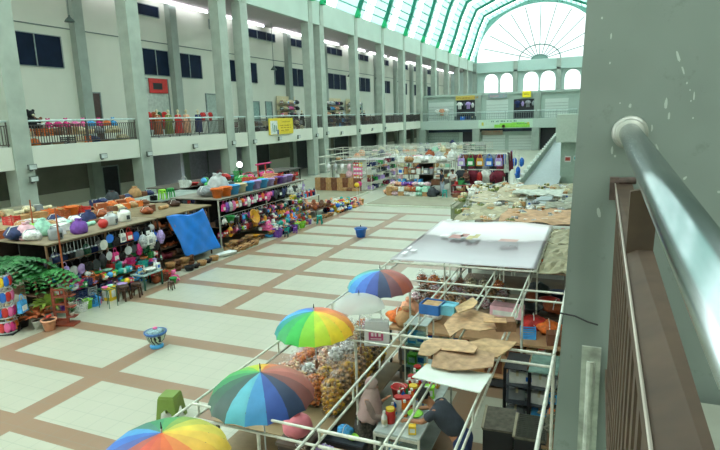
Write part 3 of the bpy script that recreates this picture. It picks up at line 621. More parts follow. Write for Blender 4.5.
# things on its roof
ROOF='on the kitchenware stall roof'
for k,c,x,y,s,lb in [('ricecooker','grey',-14.3,10.9,1.3,'grey rice cooker box-like at the front left corner '),('tub','lime',-15.6,11.1,1.,'bright lime tub lying left '),('basin','mint',-15.9,12.3,1.7,'wide pale green basin turned '),('bundle','navy',-15.4,10.5,1.5,'long navy bundle at the near end '),('sack','purple',-14.35,11.75,.85,'purple tied sack at the front '),('ball','red',-14.25,12.55,1.2,'red ball at the front '),('ricecooker','silver',-14.5,13.1,1.35,'silver rice cooker beside the red ball '),('ricecooker','white',-14.6,13.75,1.4,'white rice cooker at the far front corner '),('box','white',-14.9,11.4,1.2,'white carton behind the grey rice cooker '),('bundle','white',-14.9,10.6,1.2,'white bundle at the near corner '),('sack','navy',-15.6,13.2,.8,'navy tied sack at the back '),('bundle','rust',-15.9,14.0,1.2,'rust bundle at the far back corner ')]:
    thing(k,c,(x,y,2.02),rdm.uniform(-.3,.3),s,lb+ROOF,'goods on the kitchenware stall roof')
# floor goods before it
row(['crate'],['grey','navy'],-13.75,10.75,11.8,0,'front crate line under the kitchenware stall',gap=1.15,rz=0)
row(['crate'],['navy','grey'],-13.75,10.75,11.8,.28,'second crate layer under the kitchenware stall',gap=1.15)
thing('smallbox','yellow',(-13.45,11.75,0),.1,(2.,1.8,2.1),'yellow printed box standing on the tiles before the kitchenware stall')
row(['tub'],['grey','navy'],-13.6,12.15,13.1,0,'pair of floor tubs beside the yellow box')
row(['basin','bowl','ball'],['pink','mint','yellow','sky blue','lime'],-13.45,12.3,13.0,.34,'small wares above the floor tubs',s=.8)
t=table('display_table','low glass-topped table of cleaning goods behind the brown stools','table',-13.6,-13.0,12.75,13.6,.5,top='#9fb6b0',leg='#2f5a4a')
row(['smallbox','bottle','basin','plush'],['mint','white','black','pink','sky blue'],-13.25,12.8,13.6,.5,'load of the low glass-topped table',gap=.8)
row(['bowl','smallbox','basin','bottle'],['mint','white','silver','sky blue','black'],-13.65,12.2,13.3,.93,'wares hung over the floor tubs',s=.0001) if 0 else None
row(['pot','basket','bowls'],['rust','red','orange','brown'],-13.3,13.45,14.2,0,'red ware heap beside the brown stool',gap=.9)
row(['bowls','basket'],['red','orange'],-13.65,13.65,14.5,0,'back line of the red ware heap',gap=.9)
thing('plush','pink',(-12.95,14.0,0),0,.9,'pink plush toy bear at the far end of the red ware heap')
thing('tub','green',(-12.75,13.75,0),0,.6,'small green tub beside the pink plush bear')
thing('stool','dark brown',(-12.95,11.85,0),.2,1.05,'dark brown plastic stool on the tiles, nearer of the touching pair')
thing('stool','dark brown',(-12.85,12.25,0),.5,1.0,'dark brown plastic stool on the tiles, farther of the touching pair')
thing('stool','dark brown',(-12.3,13.15,0),.2,.62,'small low brown stool beside the red ware heap')
r=E('wire_stand',(-12.95,11.25,0),0,'thin dark green wire stand before the brown stools','stand'); 
for dx,dy in((-.2,-.15),(.2,-.15),(-.2,.15),(.2,.15)): MB().rod((dx,dy,0),(dx,dy,.55),.012).build('leg',cm('dark green'),r)
MB().path([(-.2,-.15,.55),(.2,-.15,.55),(.2,.15,.55),(-.2,.15,.55),(-.2,-.15,.55)],.012).build('top_frame',cm('dark green'),r)
row(['bowl'],['pink','mint'],-12.95,11.1,11.45,.56,'bowls on the dark green wire stand',s=.7)
row(['bottle','jar','smallbox','ball','basket'],['pink','sky blue','lime','lilac','white','orange','mint','magenta'],-13.75,10.7,12.0,.57,'colourful wares on the crates',s=.9,gap=.85)
row(['smallbox','jar','basket','bucket'],['white','navy','sky blue','pink','lime','red'],-13.45,10.6,11.5,0,'front ware line left of the yellow box',s=.9,gap=.85)
row(['basket','jar','smallbox','bowl','plush'],['green','rust','white','purple','sky blue','pink','orange'],-13.95,10.5,13.9,.0,'inner floor line of the kitchenware stall',gap=.8) 
row(['net','hangbag'],['white','silver','blue','lilac','grey'],-13.8,13.6,14.5,1.7,'corner cluster of the kitchenware stall',gap=.6,s=1.1,jx=.1)
row(['jar','smallbox','bottle','bowl'],['red','pink','white','teal','black','lime'],-14.05,10.5,14.3,.45,'middle heap of the kitchenware stall',gap=.8)
for x_,z_,p_ in [(-13.9,.75,'shelf front'),(-13.6,.62,'crate top'),(-13.3,.36,'outer heap')]:
    row(['basket','jar','ball','smallbox','bottle','bowl','basin'],['white','pink','lilac','sky blue','mint','orange','green','navy','red','yellow','teal','magenta','black'],x_,11.9 if z_<.5 else 10.6,13.2 if z_<.5 else 14.2,z_,'%s of the kitchenware display'%p_,s=.7,gap=.85,jx=.08)
# -- plants
def leaf(mb,p,ang,L,droop,wd,seg=5):
    dx,dy=cos(ang),sin(ang); pts=[]
    for i in range(seg+1):
        t=i/seg; w_=wd*sin(pi*min(1,t*.92+.08)); x=p[0]+dx*L*t*(1-.15*t); y=p[1]+dy*L*t*(1-.15*t); z=p[2]+L*(.75*t-droop*t*t)
        pts.append(((x-dy*w_,y+dx*w_,z),(x+dy*w_,y-dx*w_,z)))
    vs=[q for pr in pts for q in pr]; mb.add(vs,[(2*i,2*i+1,2*i+3,2*i+2) for i in range(seg)])
def plant(name,label,x,y,potc,ph,kind,col,n,L,dr,wd,h0=None,seed=1):
    r=E(name,(x,y,0),0,label,'plant'); rd=random.Random(seed); h0=ph if h0 is None else h0
    MB().lathe([(.1*ph/.25,0),(.15*ph/.25,ph),(.165*ph/.25,ph),(.165*ph/.25,ph*.88)],n=14).build('plant_pot',cm(potc),r,True)
    MB().lathe([(.14*ph/.25,ph*.9),(0,ph*.92)],n=12).build('soil',cm('dark brown'),r)
    mb=MB()
    if h0>ph+.05: MB().rod((0,0,ph*.9),(0,0,h0),.03,.02).build('stem',cm('brown'),r)
    for i in range(n):
        a=2*pi*i/n*2.4+rd.random(); l=L*rd.uniform(.7,1.1)
        if kind=='frond':
            dx,dy=cos(a),sin(a)
            for j in range(1,11):
                t=j/10; px=dx*l*t; py=dy*l*t; pz=h0+l*(.8*t-dr*t*t)
                for sgn in(-1,1): leaf(mb,(px,py,pz),a+sgn*1.15,l*.28*(1-.6*t)+.05,.9,wd,3)
            mb.rod((0,0,h0),(dx*l*.5,dy*l*.5,h0+l*(.4-dr*.25)),.008,n=4)
        else: leaf(mb,(0,0,h0+rd.uniform(0,.12)*(L/.4)),a,l,dr*rd.uniform(.6,1.1),wd)
    mb.build('foliage',mat(col,.5,noise=.35,scale=5),r); return r
plant('potted_palm','tall feathery green palm standing behind the snack rack',-14.6,9.35,'charcoal',.3,'frond','#2a6a34',26,1.15,.85,.085,1.45,2)
plant('potted_palm','second feathery palm behind the red ladder stand',-14.2,10.0,'black',.3,'frond','#3f8a44',20,1.0,.95,.07,1.1,3)
plant('potted_palm','low feathery palm at the left picture edge',-15.3,9.0,'black',.3,'frond','#2a6c36',20,1.2,.85,.07,1.3,9)
plant('potted_shrub','dark leafy pot plant on the floor behind the bromeliad',-13.9,9.3,'black',.25,'leaf','#2c5f37',26,.5,.6,.05,.25,4)
plant('potted_shrub','yellow green leafy pot plant beside the ladder stand',-13.6,9.85,'white',.25,'leaf','#9fb84a',26,.6,.65,.07,.35,5)
plant('potted_shrub','mid green pot plant in the gap under the palm',-14.3,9.0,'black',.22,'leaf','#4f8a4e',22,.42,.55,.045,.22,6)
plant('potted_croton','orange leaved pot plant in a white pot beside the ladder stand',-13.42,9.35,'white',.22,'leaf','#c4653a',28,.5,.6,.06,.25,7)
plant('potted_croton','red flowering pot plant in a salmon pink pot on the tiles',-12.98,9.35,'peach',.3,'leaf','#d6402e',20,.16,.5,.03,.3,8)
plant('potted_croton','rust leaved pot plant in a black pot left of the white pot',-13.75,9.0,'black',.18,'leaf','#b06a3c',20,.35,.5,.035,.18,10)
r=E('ladder_stand',(-13.0,9.75,0),.35,'red-brown wooden ladder shaped plant stand on the tiles','stand'); mr=mat('#8a3f2a',.5,noise=.15)
for dx in(-.17,.17): MB().box(dx,0,0,.06,.06,1.0).build('upright',mr,r)
for z in(.12,.33,.54,.75,.94): MB().box(0,0,z,.34,.05,.05).build('rung',mr,r)
for z in(.22,.5,.8): MB().box(.3,0,z,.22,.2,.03).build('shelf',mr,r)
MB().box(.0,0,0,.8,.34,.05).build('base',mr,r)
for i,(z) in enumerate((.25,.53,.83)):
    q=plant('potted_herb','small leafy herb pot on the %s shelf of the ladder stand'%['lowest','middle','topmost'][i],0,0,['white','white','brown'][i],.1,'leaf',['#4f8a4e','#6aa04a','#447a44'][i],14,.18,.5,.025,.1,20+i)
    q.location=(-13.0+.3*cos(.35),9.75+.3*sin(.35),z)
r=E('snack_rack',(-13.9,8.85,0),.5,'tall rack hung with colourful snack packets at the left picture edge','rack')
MB().box(0,0,0,.5,.5,.04).build('base',cm('black'),r); MB().rod((0,0,0),(0,0,1.65),.025).build('pole',cm('silver',metal=.5),r)
for z in(.35,.75,1.15,1.55): MB().path([(.2*cos(2*pi*k/12),.2*sin(2*pi*k/12),z) for k in range(13)],.008,5).build('hanging_ring',cm('silver',metal=.5),r)
i=0
for lv,z in enumerate((.35,.75,1.15,1.55)):
    for k in range(7):
        a=-1.6+k*.55; c=['red','orange','yellow','pink','white','blue','magenta','cream'][(k*3+lv*5)%8]
        x=-13.9+.24*cos(a+.5); y=8.85+.24*sin(a+.5)
        p=E('snack_packet',(x,y,z-.3),a+.5,'%s snack packet, %s from the left on the %s ring of the snack rack'%(c,onth(k),['lowest','second','third','topmost'][lv]),'packet','snack packets on the rack')
        MB().ball(0,0,.15,.035,.085,.14,n=10,m=6).build('packet_body',cm(c,.3),p,True); MB().box(0,0,.28,.012,.15,.03).box(0,0,-.01,.012,.15,.03).build('seal',cm('silver'),p); i+=1
q=thing('hangbag','sky blue',(-13.55,9.1,1.0),.4,1.15,'sky blue bag hanging on the side of the snack rack')
for i,(x,y,h) in enumerate([(-13.75,10.55,3.0),(-16.2,11.6,3.0)]):
    tag(MB().rod((0,0,0),(-.1,.1,h),.03,.02).build('bamboo_pole',cm('rust'),loc=(x,y,0)),['slim brown bamboo pole rising in front of the kitchenware roof','slim dark bamboo pole rising behind the kitchenware roof'][i],'pole')
tag(MB().rod((0,0,0),(0,0,2.6),.045,n=10).box(0,0,2.55,.3,.1,.08).build('white_post',cm('white'),loc=(-15.4,9.7,0)),'white metal post standing left of the kitchenware stall','post')
# -- craft stall
stall('dark wooden craft stall full of brown pots beside the blue tarpaulin',-16.6,-14.1,14.7,17.6,1.95,roof='#857455',shelves=(.4,.8,1.2,1.55),post='#4a3426',hang=(1.9,))
row(['net'],['orange'],-14.0,15.2,15.5,1.9,'front rail of the craft stall')
for z,ph,kk,cc in [(1.55,'topmost craft shelf',['pot','bowl','wicker'],['dark brown','brown','rust']),(1.2,'third craft shelf',['pot','bowls','cookpot'],['brown','dark brown','wine']),(.8,'second craft shelf',['pot','mortar','bowls','bowl'],['dark brown','brown','rust']),(.4,'lowest craft shelf',['pot','wicker','bowls'],['brown','dark brown','wine'])]:
    row(kk,cc,-14.25,14.75,17.5,z,ph,gap=.9)
row(['wicker'],['tan','brown'],-13.75,14.5,16.2,0,'floor line of the craft stall',gap=1.)
row(['wicker','bowls'],['tan','brown'],-13.75,14.6,16.1,.18,'second layer of craft baskets',gap=1.05)
row(['wicker','mortar'],['tan','tan','black'],-13.3,15.0,16.9,0,'front floor line of craft baskets',gap=1.)
# blue tarpaulin, hung from the stall edge and pinned forward at the floor
TL,TR,BRc,BLc=Vector((-13.93,14.99,1.98)),Vector((-13.93,17.0,1.92)),Vector((-13.82,17.72,.24)),Vector((-13.82,15.74,.3))
def tarpfn(u,v):
    p=(TL*(1-u)+TR*u)*(1-v)+(BLc*(1-u)+BRc*u)*v
    return (p.x+.03*sin(u*9+v*5)*(.3+v)+.015*sin(u*17-v*8),p.y,p.z+.05*sin(u*pi*2.2)*(1-v)-.06*sin(pi*u)*(1-v))
tag(MB().grid(tarpfn,34,20).build('tarpaulin',mat('#2484ea',.35,noise=.12,scale=2.5,bump=.1),None,True,solid=.008),'bright blue plastic tarpaulin hanging over the craft stall front','tarpaulin')
tag(MB().ball(0,0,.08,.5,.22,.09,n=14,m=6,lump=.2,seed=3).build('plastic_sheet',cm('white',.3),None,True,loc=(-13.35,17.45,0),rz=1.3),'crumpled white plastic sheet under the lower hem of the blue tarpaulin','sheet')
# -- roofs behind the front row
def canopy(name,label,x0,x1,y0,y1,z,c,n=6,rail=None):
    r=E(name,((x0+x1)/2,(y0+y1)/2,0),0,label,'stall'); a,b=(x1-x0)/2,(y1-y0)/2
    MB().bx(-a,a,-b,b,z,z+.04).build('roof_board',mat(c,.7,noise=.15,scale=1.8),r)
    for sx in(-1,1):
        for sy in(-1,1): MB().box(sx*(a-.05),sy*(b-.05),0,.06,.06,z).build('post',mat('#5a4a3c',.7),r)
    MB().bx(-a+.1,a-.1,-b+.1,b-.1,.7,.74).build('counter_board',mat('#6b5540',.7),r)
    MB().bx(-a+.1,-a+.14,-b+.1,b-.1,.1,z-.1).build('back_panel',mat('#3a2f2a',.9),r); return r
canopy('covered_stall','flat beige roofed stall behind the kitchenware stall',-19.2,-16.7,11.6,15.0,1.95,'#a59470')
canopy('covered_stall','flat dusty grey roofed stall behind the blue tarpaulin',-18.7,-16.75,17.8,21.2,1.98,'#8f9a92')
canopy('covered_stall','low dark roofed stall in front of the second gallery pillar',-20.6,-18.3,16.4,20.4,1.9,'#6f6a58')
canopy('covered_stall','narrow cream roofed stall behind the craft stall',-18.25,-16.75,15.3,17.7,1.9,'#b4a888')
canopy('covered_stall','grey boarded stall by the first gallery pillar',-22.8,-19.6,11.8,16.,1.9,'#8a8570')
row(['crate','tub'],['orange','red','rust'],-17.6,13.6,15.0,1.99,'orange crate line on the beige roof',s=1.1)
row(['crate','box'],['orange','rust','red','tan'],-18.3,12.2,15.0,1.99,'back crate line on the beige roof',s=1.1)
row(['bundle','box','basin'],['navy','white','tan','mint'],-17.2,11.7,13.4,1.99,'bundle line on the beige roof')
row(['box','bundle'],['tan','orange','cream','brown'],-17.1,15.4,17.5,1.94,'carton line on the cream roof',s=.9)
row(['box','bundle'],['rust','orange'],-17.8,15.5,17.3,1.94,'back line on the cream roof',s=1.2)
row(['box','bundle','sack'],['brown','tan','navy','charcoal'],-19.2,16.5,20.2,1.94,'goods on the low dark roof')
row(['bundle','box','roll'],['grey','tan','cream'],-20.6,12,15.8,1.94,'goods on the grey boarded roof')
for i,(c,x,y) in enumerate([('lime',-17.0,18.2),('green',-16.95,18.65)]): thing('stool',c,(x,y,2.02),.2,1.,'%s plastic stool standing on the dusty grey roof'%c)
thing('cookpot','black',(-17.3,17.98,2.02),0,1.1,'black lidded pot on the dusty grey roof')
row(['box'],['tan','cream'],-14.35,18.2,19.9,1.45,'cartons under the dusty grey roof') if 0 else None
# -- plastic ware stall (tubs on top)
stall('long plastic ware stall with a row of large tubs on its roof',-16.6,-14.2,18.3,25.6,2.05,roof='#8a8478',hang=(2.0,1.35),shelves=(.45,.9),metal=True)
row(['bundle','box','roll'],['brown','dark brown','tan','rust'],-15.2,14.9,17.4,1.99,'middle line on the craft stall roof',gap=1.4,jx=.2)
row(['tub'],['sky blue','purple','orange','rust','brown','lilac','cream','magenta'],-14.5,18.4,22.4,2.09,'tub line on the plastic ware roof',s=1.25,grp='large tubs on the plastic ware stall')
row(['tub','bucket'],['sky blue','purple','green','red','rust','lilac'],-14.5,22.5,25.5,2.09,'far tub line on the plastic ware roof',s=1.1)
row(['bundle','sack'],['silver','charcoal','white','grey'],-15.3,18.6,21,2.09,'bundle line behind the tubs',s=1.7)
row(['basin','basket','crate'],['lime','peach','orange','red','white'],-15.2,21,25.4,2.09,'basket line behind the tubs',s=1.7)
row(['bundle','ball','basin'],['pink','red','sky blue','magenta','green','orange'],-16.0,20,25.4,2.09,'back line on the plastic ware roof',s=1.9)
row(['net','hangbag','hangball','plate'],['pink','amber','yellow','purple','orange','white','silver','magenta','lime'],-14.12,18.4,22.4,2.0,'top rail of the plastic ware stall',jx=.03,gap=.8)
row(['net','plate','hangbag'],['black','charcoal','wine','navy','white','lilac'],-14.12,22.4,25.5,2.0,'far top rail of the plastic ware stall',gap=.9)
row(['hangbag','net','plate','hangball'],['navy','black','amber','red','purple','sky blue','white','pink'],-14.1,18.4,22.6,1.33,'lower rail of the plastic ware stall',gap=.8,jx=.03)
for z,ph,c_ in [(.9,'upper shelf of the plastic ware stall',BR5+['black','amber','teal']),(.45,'lower shelf of the plastic ware stall',['wine','teal','white','orange','sky blue','brown','magenta'])]:
    row(['basket','jar','bowl','thermos','smallbox','basin'],c_,-14.35,18.4,25.5,z,ph,gap=.85)
thing('basin','amber',(-13.95,20.3,1.0),0,1.5,'large amber basin leaning at the front of the plastic ware stall').rotation_euler=(0,1.2,0)
thing('tub','green',(-14.0,18.75,1.05),0,.9,'round green tub beside the upper edge of the tarpaulin')
row(['wicker','mortar','bowls'],['tan','brown','peach'],-13.7,17.9,20.6,0,'wooden ware line on the tiles',gap=.9)
row(['mortar','wicker','bowls'],['tan','brown','tan'],-13.3,18.0,19.6,0,'front wooden ware line on the tiles',gap=.9)
row(['mortar','wicker','basin'],['tan','amber','brown'],-13.75,18.0,20.4,.17,'second layer of wooden ware',gap=.95)
row(['basin','basket','bucket'],['lime','amber','black','sky blue','green'],-13.55,20.7,22.6,0,'plastic floor line by the wooden ware',gap=.85)
row(['basket','bucket','jar'],['teal','lime','white','navy','purple','orange'],-13.2,20.9,23.4,0,'front plastic floor line',gap=.9)
row(['basket','ball','smallbox','plush'],['pink','sky blue','orange','white','lilac','teal'],-13.65,20.8,24.2,.3,'upper heap of the plastic floor line',gap=.85)
thing('stool','charcoal',(-12.75,21.1,0),.2,.6,'small charcoal stool before the plastic floor line')
thing('stool','purple',(-12.8,22.0,0),.2,.6,'small purple stool before the plastic floor line')
thing('stool','teal',(-12.7,24.3,0),.25,1.,'teal plastic stool standing alone by the brown floor band')
for x_,z_,p_,a_,b_ in [(-13.95,.62,'upper slope',18.3,25.4),(-13.75,.32,'middle slope',20.6,25.4),(-13.4,.22,'lower slope',20.7,24.4),(-14.05,1.0,'rear slope',18.4,25.4),(-13.35,.0,'outer floor line',22.6,24.3)]:
    row(['net','basket','jar','ball','smallbox','bucket','toycar','plush','basin'] if 0 else ['basket','jar','ball','smallbox','bucket','toycar','basin','bowls'],['black','white','pink','amber','sky blue','brown','purple','orange','lime','charcoal','wine','red','teal','peach','grey'],x_,a_,b_,z_,'%s of the plastic ware heap'%p_,s=.75,gap=.82,jx=.1)
row(['net','hangbag','plate'],['black','charcoal','navy','amber','wine','white','brown'],-14.0,18.5,25.4,.98,'knee high rail of the plastic ware stall',gap=.85,jx=.06)
row(['bundle','ball','basket','basin'],['pink','magenta','red','green','white','sky blue','charcoal'],-19.6,22.3,28.6,1.95,'load on the dim rear stall roof',s=1.3,gap=1.1,jx=.2)
row(['net'],['charcoal','black','green','brown','grey'],-13.98,14.9,15.9,1.5,'inner hooks of the craft stall',gap=1.0) if 0 else None
# tall toy frame
r=E('swing_set',(-15.6,23.8,2.1),0,'red and pink metal toy frame rising above the far tubs','toy')
for dy in(-.35,.35): MB().rod((0,dy,0),(0,dy,1.0),.035).build('upright',cm('red'),r)
MB().rod((0,-.5,.95),(0,.9,.95),.04).build('crossbar',cm('magenta'),r)
# -- pottery and toy field on the tiles
table('display_table','low dark table of clay ware at the far end of the plastic stall','table',-15.6,-13.6,25.7,27.8,.42,top='#5a3a2c')
for i,x in enumerate((-13.8,-14.3,-14.8,-15.3)): row(['pot','bowls','mortar'],['brown','rust','peach','wine','tan'],x,25.75,27.7,.42,'%s line of the clay ware table'%['front','second','third','back'][i],gap=.95)
row(['mortar','wicker'],['tan','tan'],-13.2,24.7,27.0,0,'tan mortar line on the tiles',gap=.95)
for i,x in enumerate((-13.1,-13.55,-14.0,-14.45,-14.9)):
    row(['toycar','ball','basin','smallbox','bucket','plush'],['orange','red','yellow','blue','amber','white','pink','navy','peach'],x,27.3+(.5*i if i>2 else 0),30.9,0,'%s toy line on the tiles'%['front','second','third','fourth','back'][i],gap=.95,s=1.05)
for i,x in enumerate((-13.3,-13.75,-14.2)): row(['ball','toycar','smallbox'],['orange','red','yellow','blue','teal','white'],x,27.6,30.3,.26,'%s line of the raised toy heap'%['front','middle','back'][i],gap=1.)
table('display_table','white display table with flasks behind the toy field','table',-16.4,-15.4,27.2,29.6,.7,top='#c7cec9')
row(['thermos','bottle','jar'],['sky blue','red','white','green','navy'],-15.6,27.3,29.5,.7,'flask line on the white table',gap=.95,s=1.2)
row(['box','thermos'],['white','sky blue','yellow'],-16.0,27.3,29.5,.7,'back line on the white table',gap=.95)
for i,c in enumerate(('yellow','magenta')):
    q=thing('ball',c,(-13.6-.05*i,31.2+.55*i,.95),0,1.2,'%s and green balloon-like ball floating above the toy field'%c)
    q['label']='%s toy balloon on a stick beyond the toy field'%c; MB().rod((0,0,-.79),(0,0,.02),.01).build('stick',cm('white'),q)
# rear dark stalls between pillars
stall('dim stall of dark goods between the third and fourth gallery pillars',-21.5,-19.5,22,29,1.9,roof='#5a5148',shelves=(.5,1.0,1.45),post='#3a302a')
for z,p in((.5,'lowest'),(1.0,'middle'),(1.45,'top')): row(['smallbox','hangbag','jar','bowls'] if 0 else ['smallbox','jar','bowls','box'],['red','navy','brown','tan','charcoal'],-19.7,22.1,28.8,z,'%s shelf of the dim rear stall'%p,gap=1.25)
stall('second dim rear stall with red goods beside the fourth gallery pillar',-20.5,-18.8,29.6,33.5,1.9,roof='#4f4a45',shelves=(.5,1.0,1.45),post='#3a302a')
for z,p in((.5,'lowest'),(1.0,'middle'),(1.45,'top')): row(['smallbox','jar','box'],['red','wine','green','charcoal'],-18.95,29.7,33.3,z,'%s shelf of the second rear stall'%p,gap=1.3)
r=E('floor_lamp',(-18.2,25.6,0),0,'bright white lamp on a stand glowing in the dim rear stall','lamp')
MB().rod((0,0,0),(0,0,2.75),.03).build('pole',cm('black'),r); MB().ball(0,0,2.85,.16).build('lamp_bulb',emis('#ffffff',6),r,True); MB().lathe([(.2,0),(.2,.04),(0,.05)]).build('base',cm('black'),r)
# -- objects alone on the tiles
def urn():
    r=E('patterned_urn',(-11.0*.855,11.75*.8,0),0,'blue painted planter urn with white leaf pattern on the tiled floor','urn')
    return r
p=on(157,347,2,0)
r=E('patterned_urn',(p.x,p.y,0),0,'blue painted urn with dark leaf pattern and lid on the tiled floor','urn')
MB().lathe([(.15,0),(.16,.05),(.12,.09)],n=18).build('foot',cm('sky blue',noise=.2),r,True)
def urnmat():
    m=mat('#9db7b0',.3); m=m.copy(); nt=m.node_tree; N=nt.nodes; L=nt.links; b=N['Principled BSDF']; wv=N.new('ShaderNodeTexWave'); wv.inputs['Scale'].default_value=5; wv.inputs['Distortion'].default_value=6; tc=N.new('ShaderNodeTexCoord'); L.new(tc.outputs['Object'],wv.inputs['Vector']); r_=N.new('ShaderNodeValToRGB'); r_.color_ramp.elements[0].position=.42; r_.color_ramp.elements[1].position=.5; r_.color_ramp.elements[0].color=lin('#20282c'); r_.color_ramp.elements[1].color=lin('#b4c6ac'); L.new(wv.outputs['Fac'],r_.inputs['Fac']); L.new(r_.outputs[0],b.inputs['Base Color']); return m
MB().lathe([(.12,.09),(.2,.2),(.235,.33)],n=20).build('body',urnmat(),r,True)
MB().lathe([(.235,.33),(.265,.37),(.265,.4),(.23,.4)],n=20).build('rim',mat('#3f6fb0',.35,noise=.3,scale=20),r,True)
MB().lathe([(.235,.395),(.12,.44),(.05,.46)],n=18).build('lid',mat('#8fb0b8',.35,noise=.4,scale=18),r,True); MB().ball(0,0,.48,.06,.06,.03).build('knob',cm('pink'),r,True)
p=on(361,237,2,0)
r=E('blue_basin_stand',(p.x,p.y,0),0,'deep blue lidded plastic bucket alone on the tiled floor','bucket')
r.name='lidded_bucket'
MB().lathe([(.17,0),(.19,.02),(.25,.36),(.29,.37),(.29,.41),(.25,.41)],n=18).build('body',cm('blue'),r,True); MB().lathe([(.26,.41),(.2,.45),(0,.46)],n=18).build('lid',mat('#2f5f9f',.4),r,True); MB().rod((0,0,.45),(0,0,.55),.02).build('knob',cm('charcoal'),r)
p=on(172,418,2,0)
r=E('plastic_stool',(p.x,p.y,0),.25,'olive green plastic stool on the tiles behind the nearest umbrella','stool'); m=mat('#6f8a3a',.4,noise=.06)
MB().box(0,0,.44,.3,.3,.04,taper=.9).build('seat',m,r)
for a_ in range(4):
    an=a_*pi/2; 
    mb=MB(); 
    vs=lambda d:[(-.2,d,0),(-.13,d,0),(-.1,d*.93,.18),(0,d*.9,.26),(.1,d*.93,.18),(.13,d,0),(.2,d,0),(.15,d*.77,.44),(-.15,d*.77,.44)]
    P_=vs(-.2); Q_=[(x,y+.02,z) for x,y,z in P_]; cells=[(0,1,2,8),(2,3,8),(3,7,8),(3,4,7),(4,5,6,7)]
    mb.add(P_+Q_,cells+[tuple(i+9 for i in c[::-1]) for c in cells]+[(i,(i+1)%9,9+(i+1)%9,9+i) for i in range(9)])
    mb.v=[(x*cos(an)-y*sin(an),x*sin(an)+y*cos(an),z) for x,y,z in mb.v]; mb.build('side_panel',m,r)
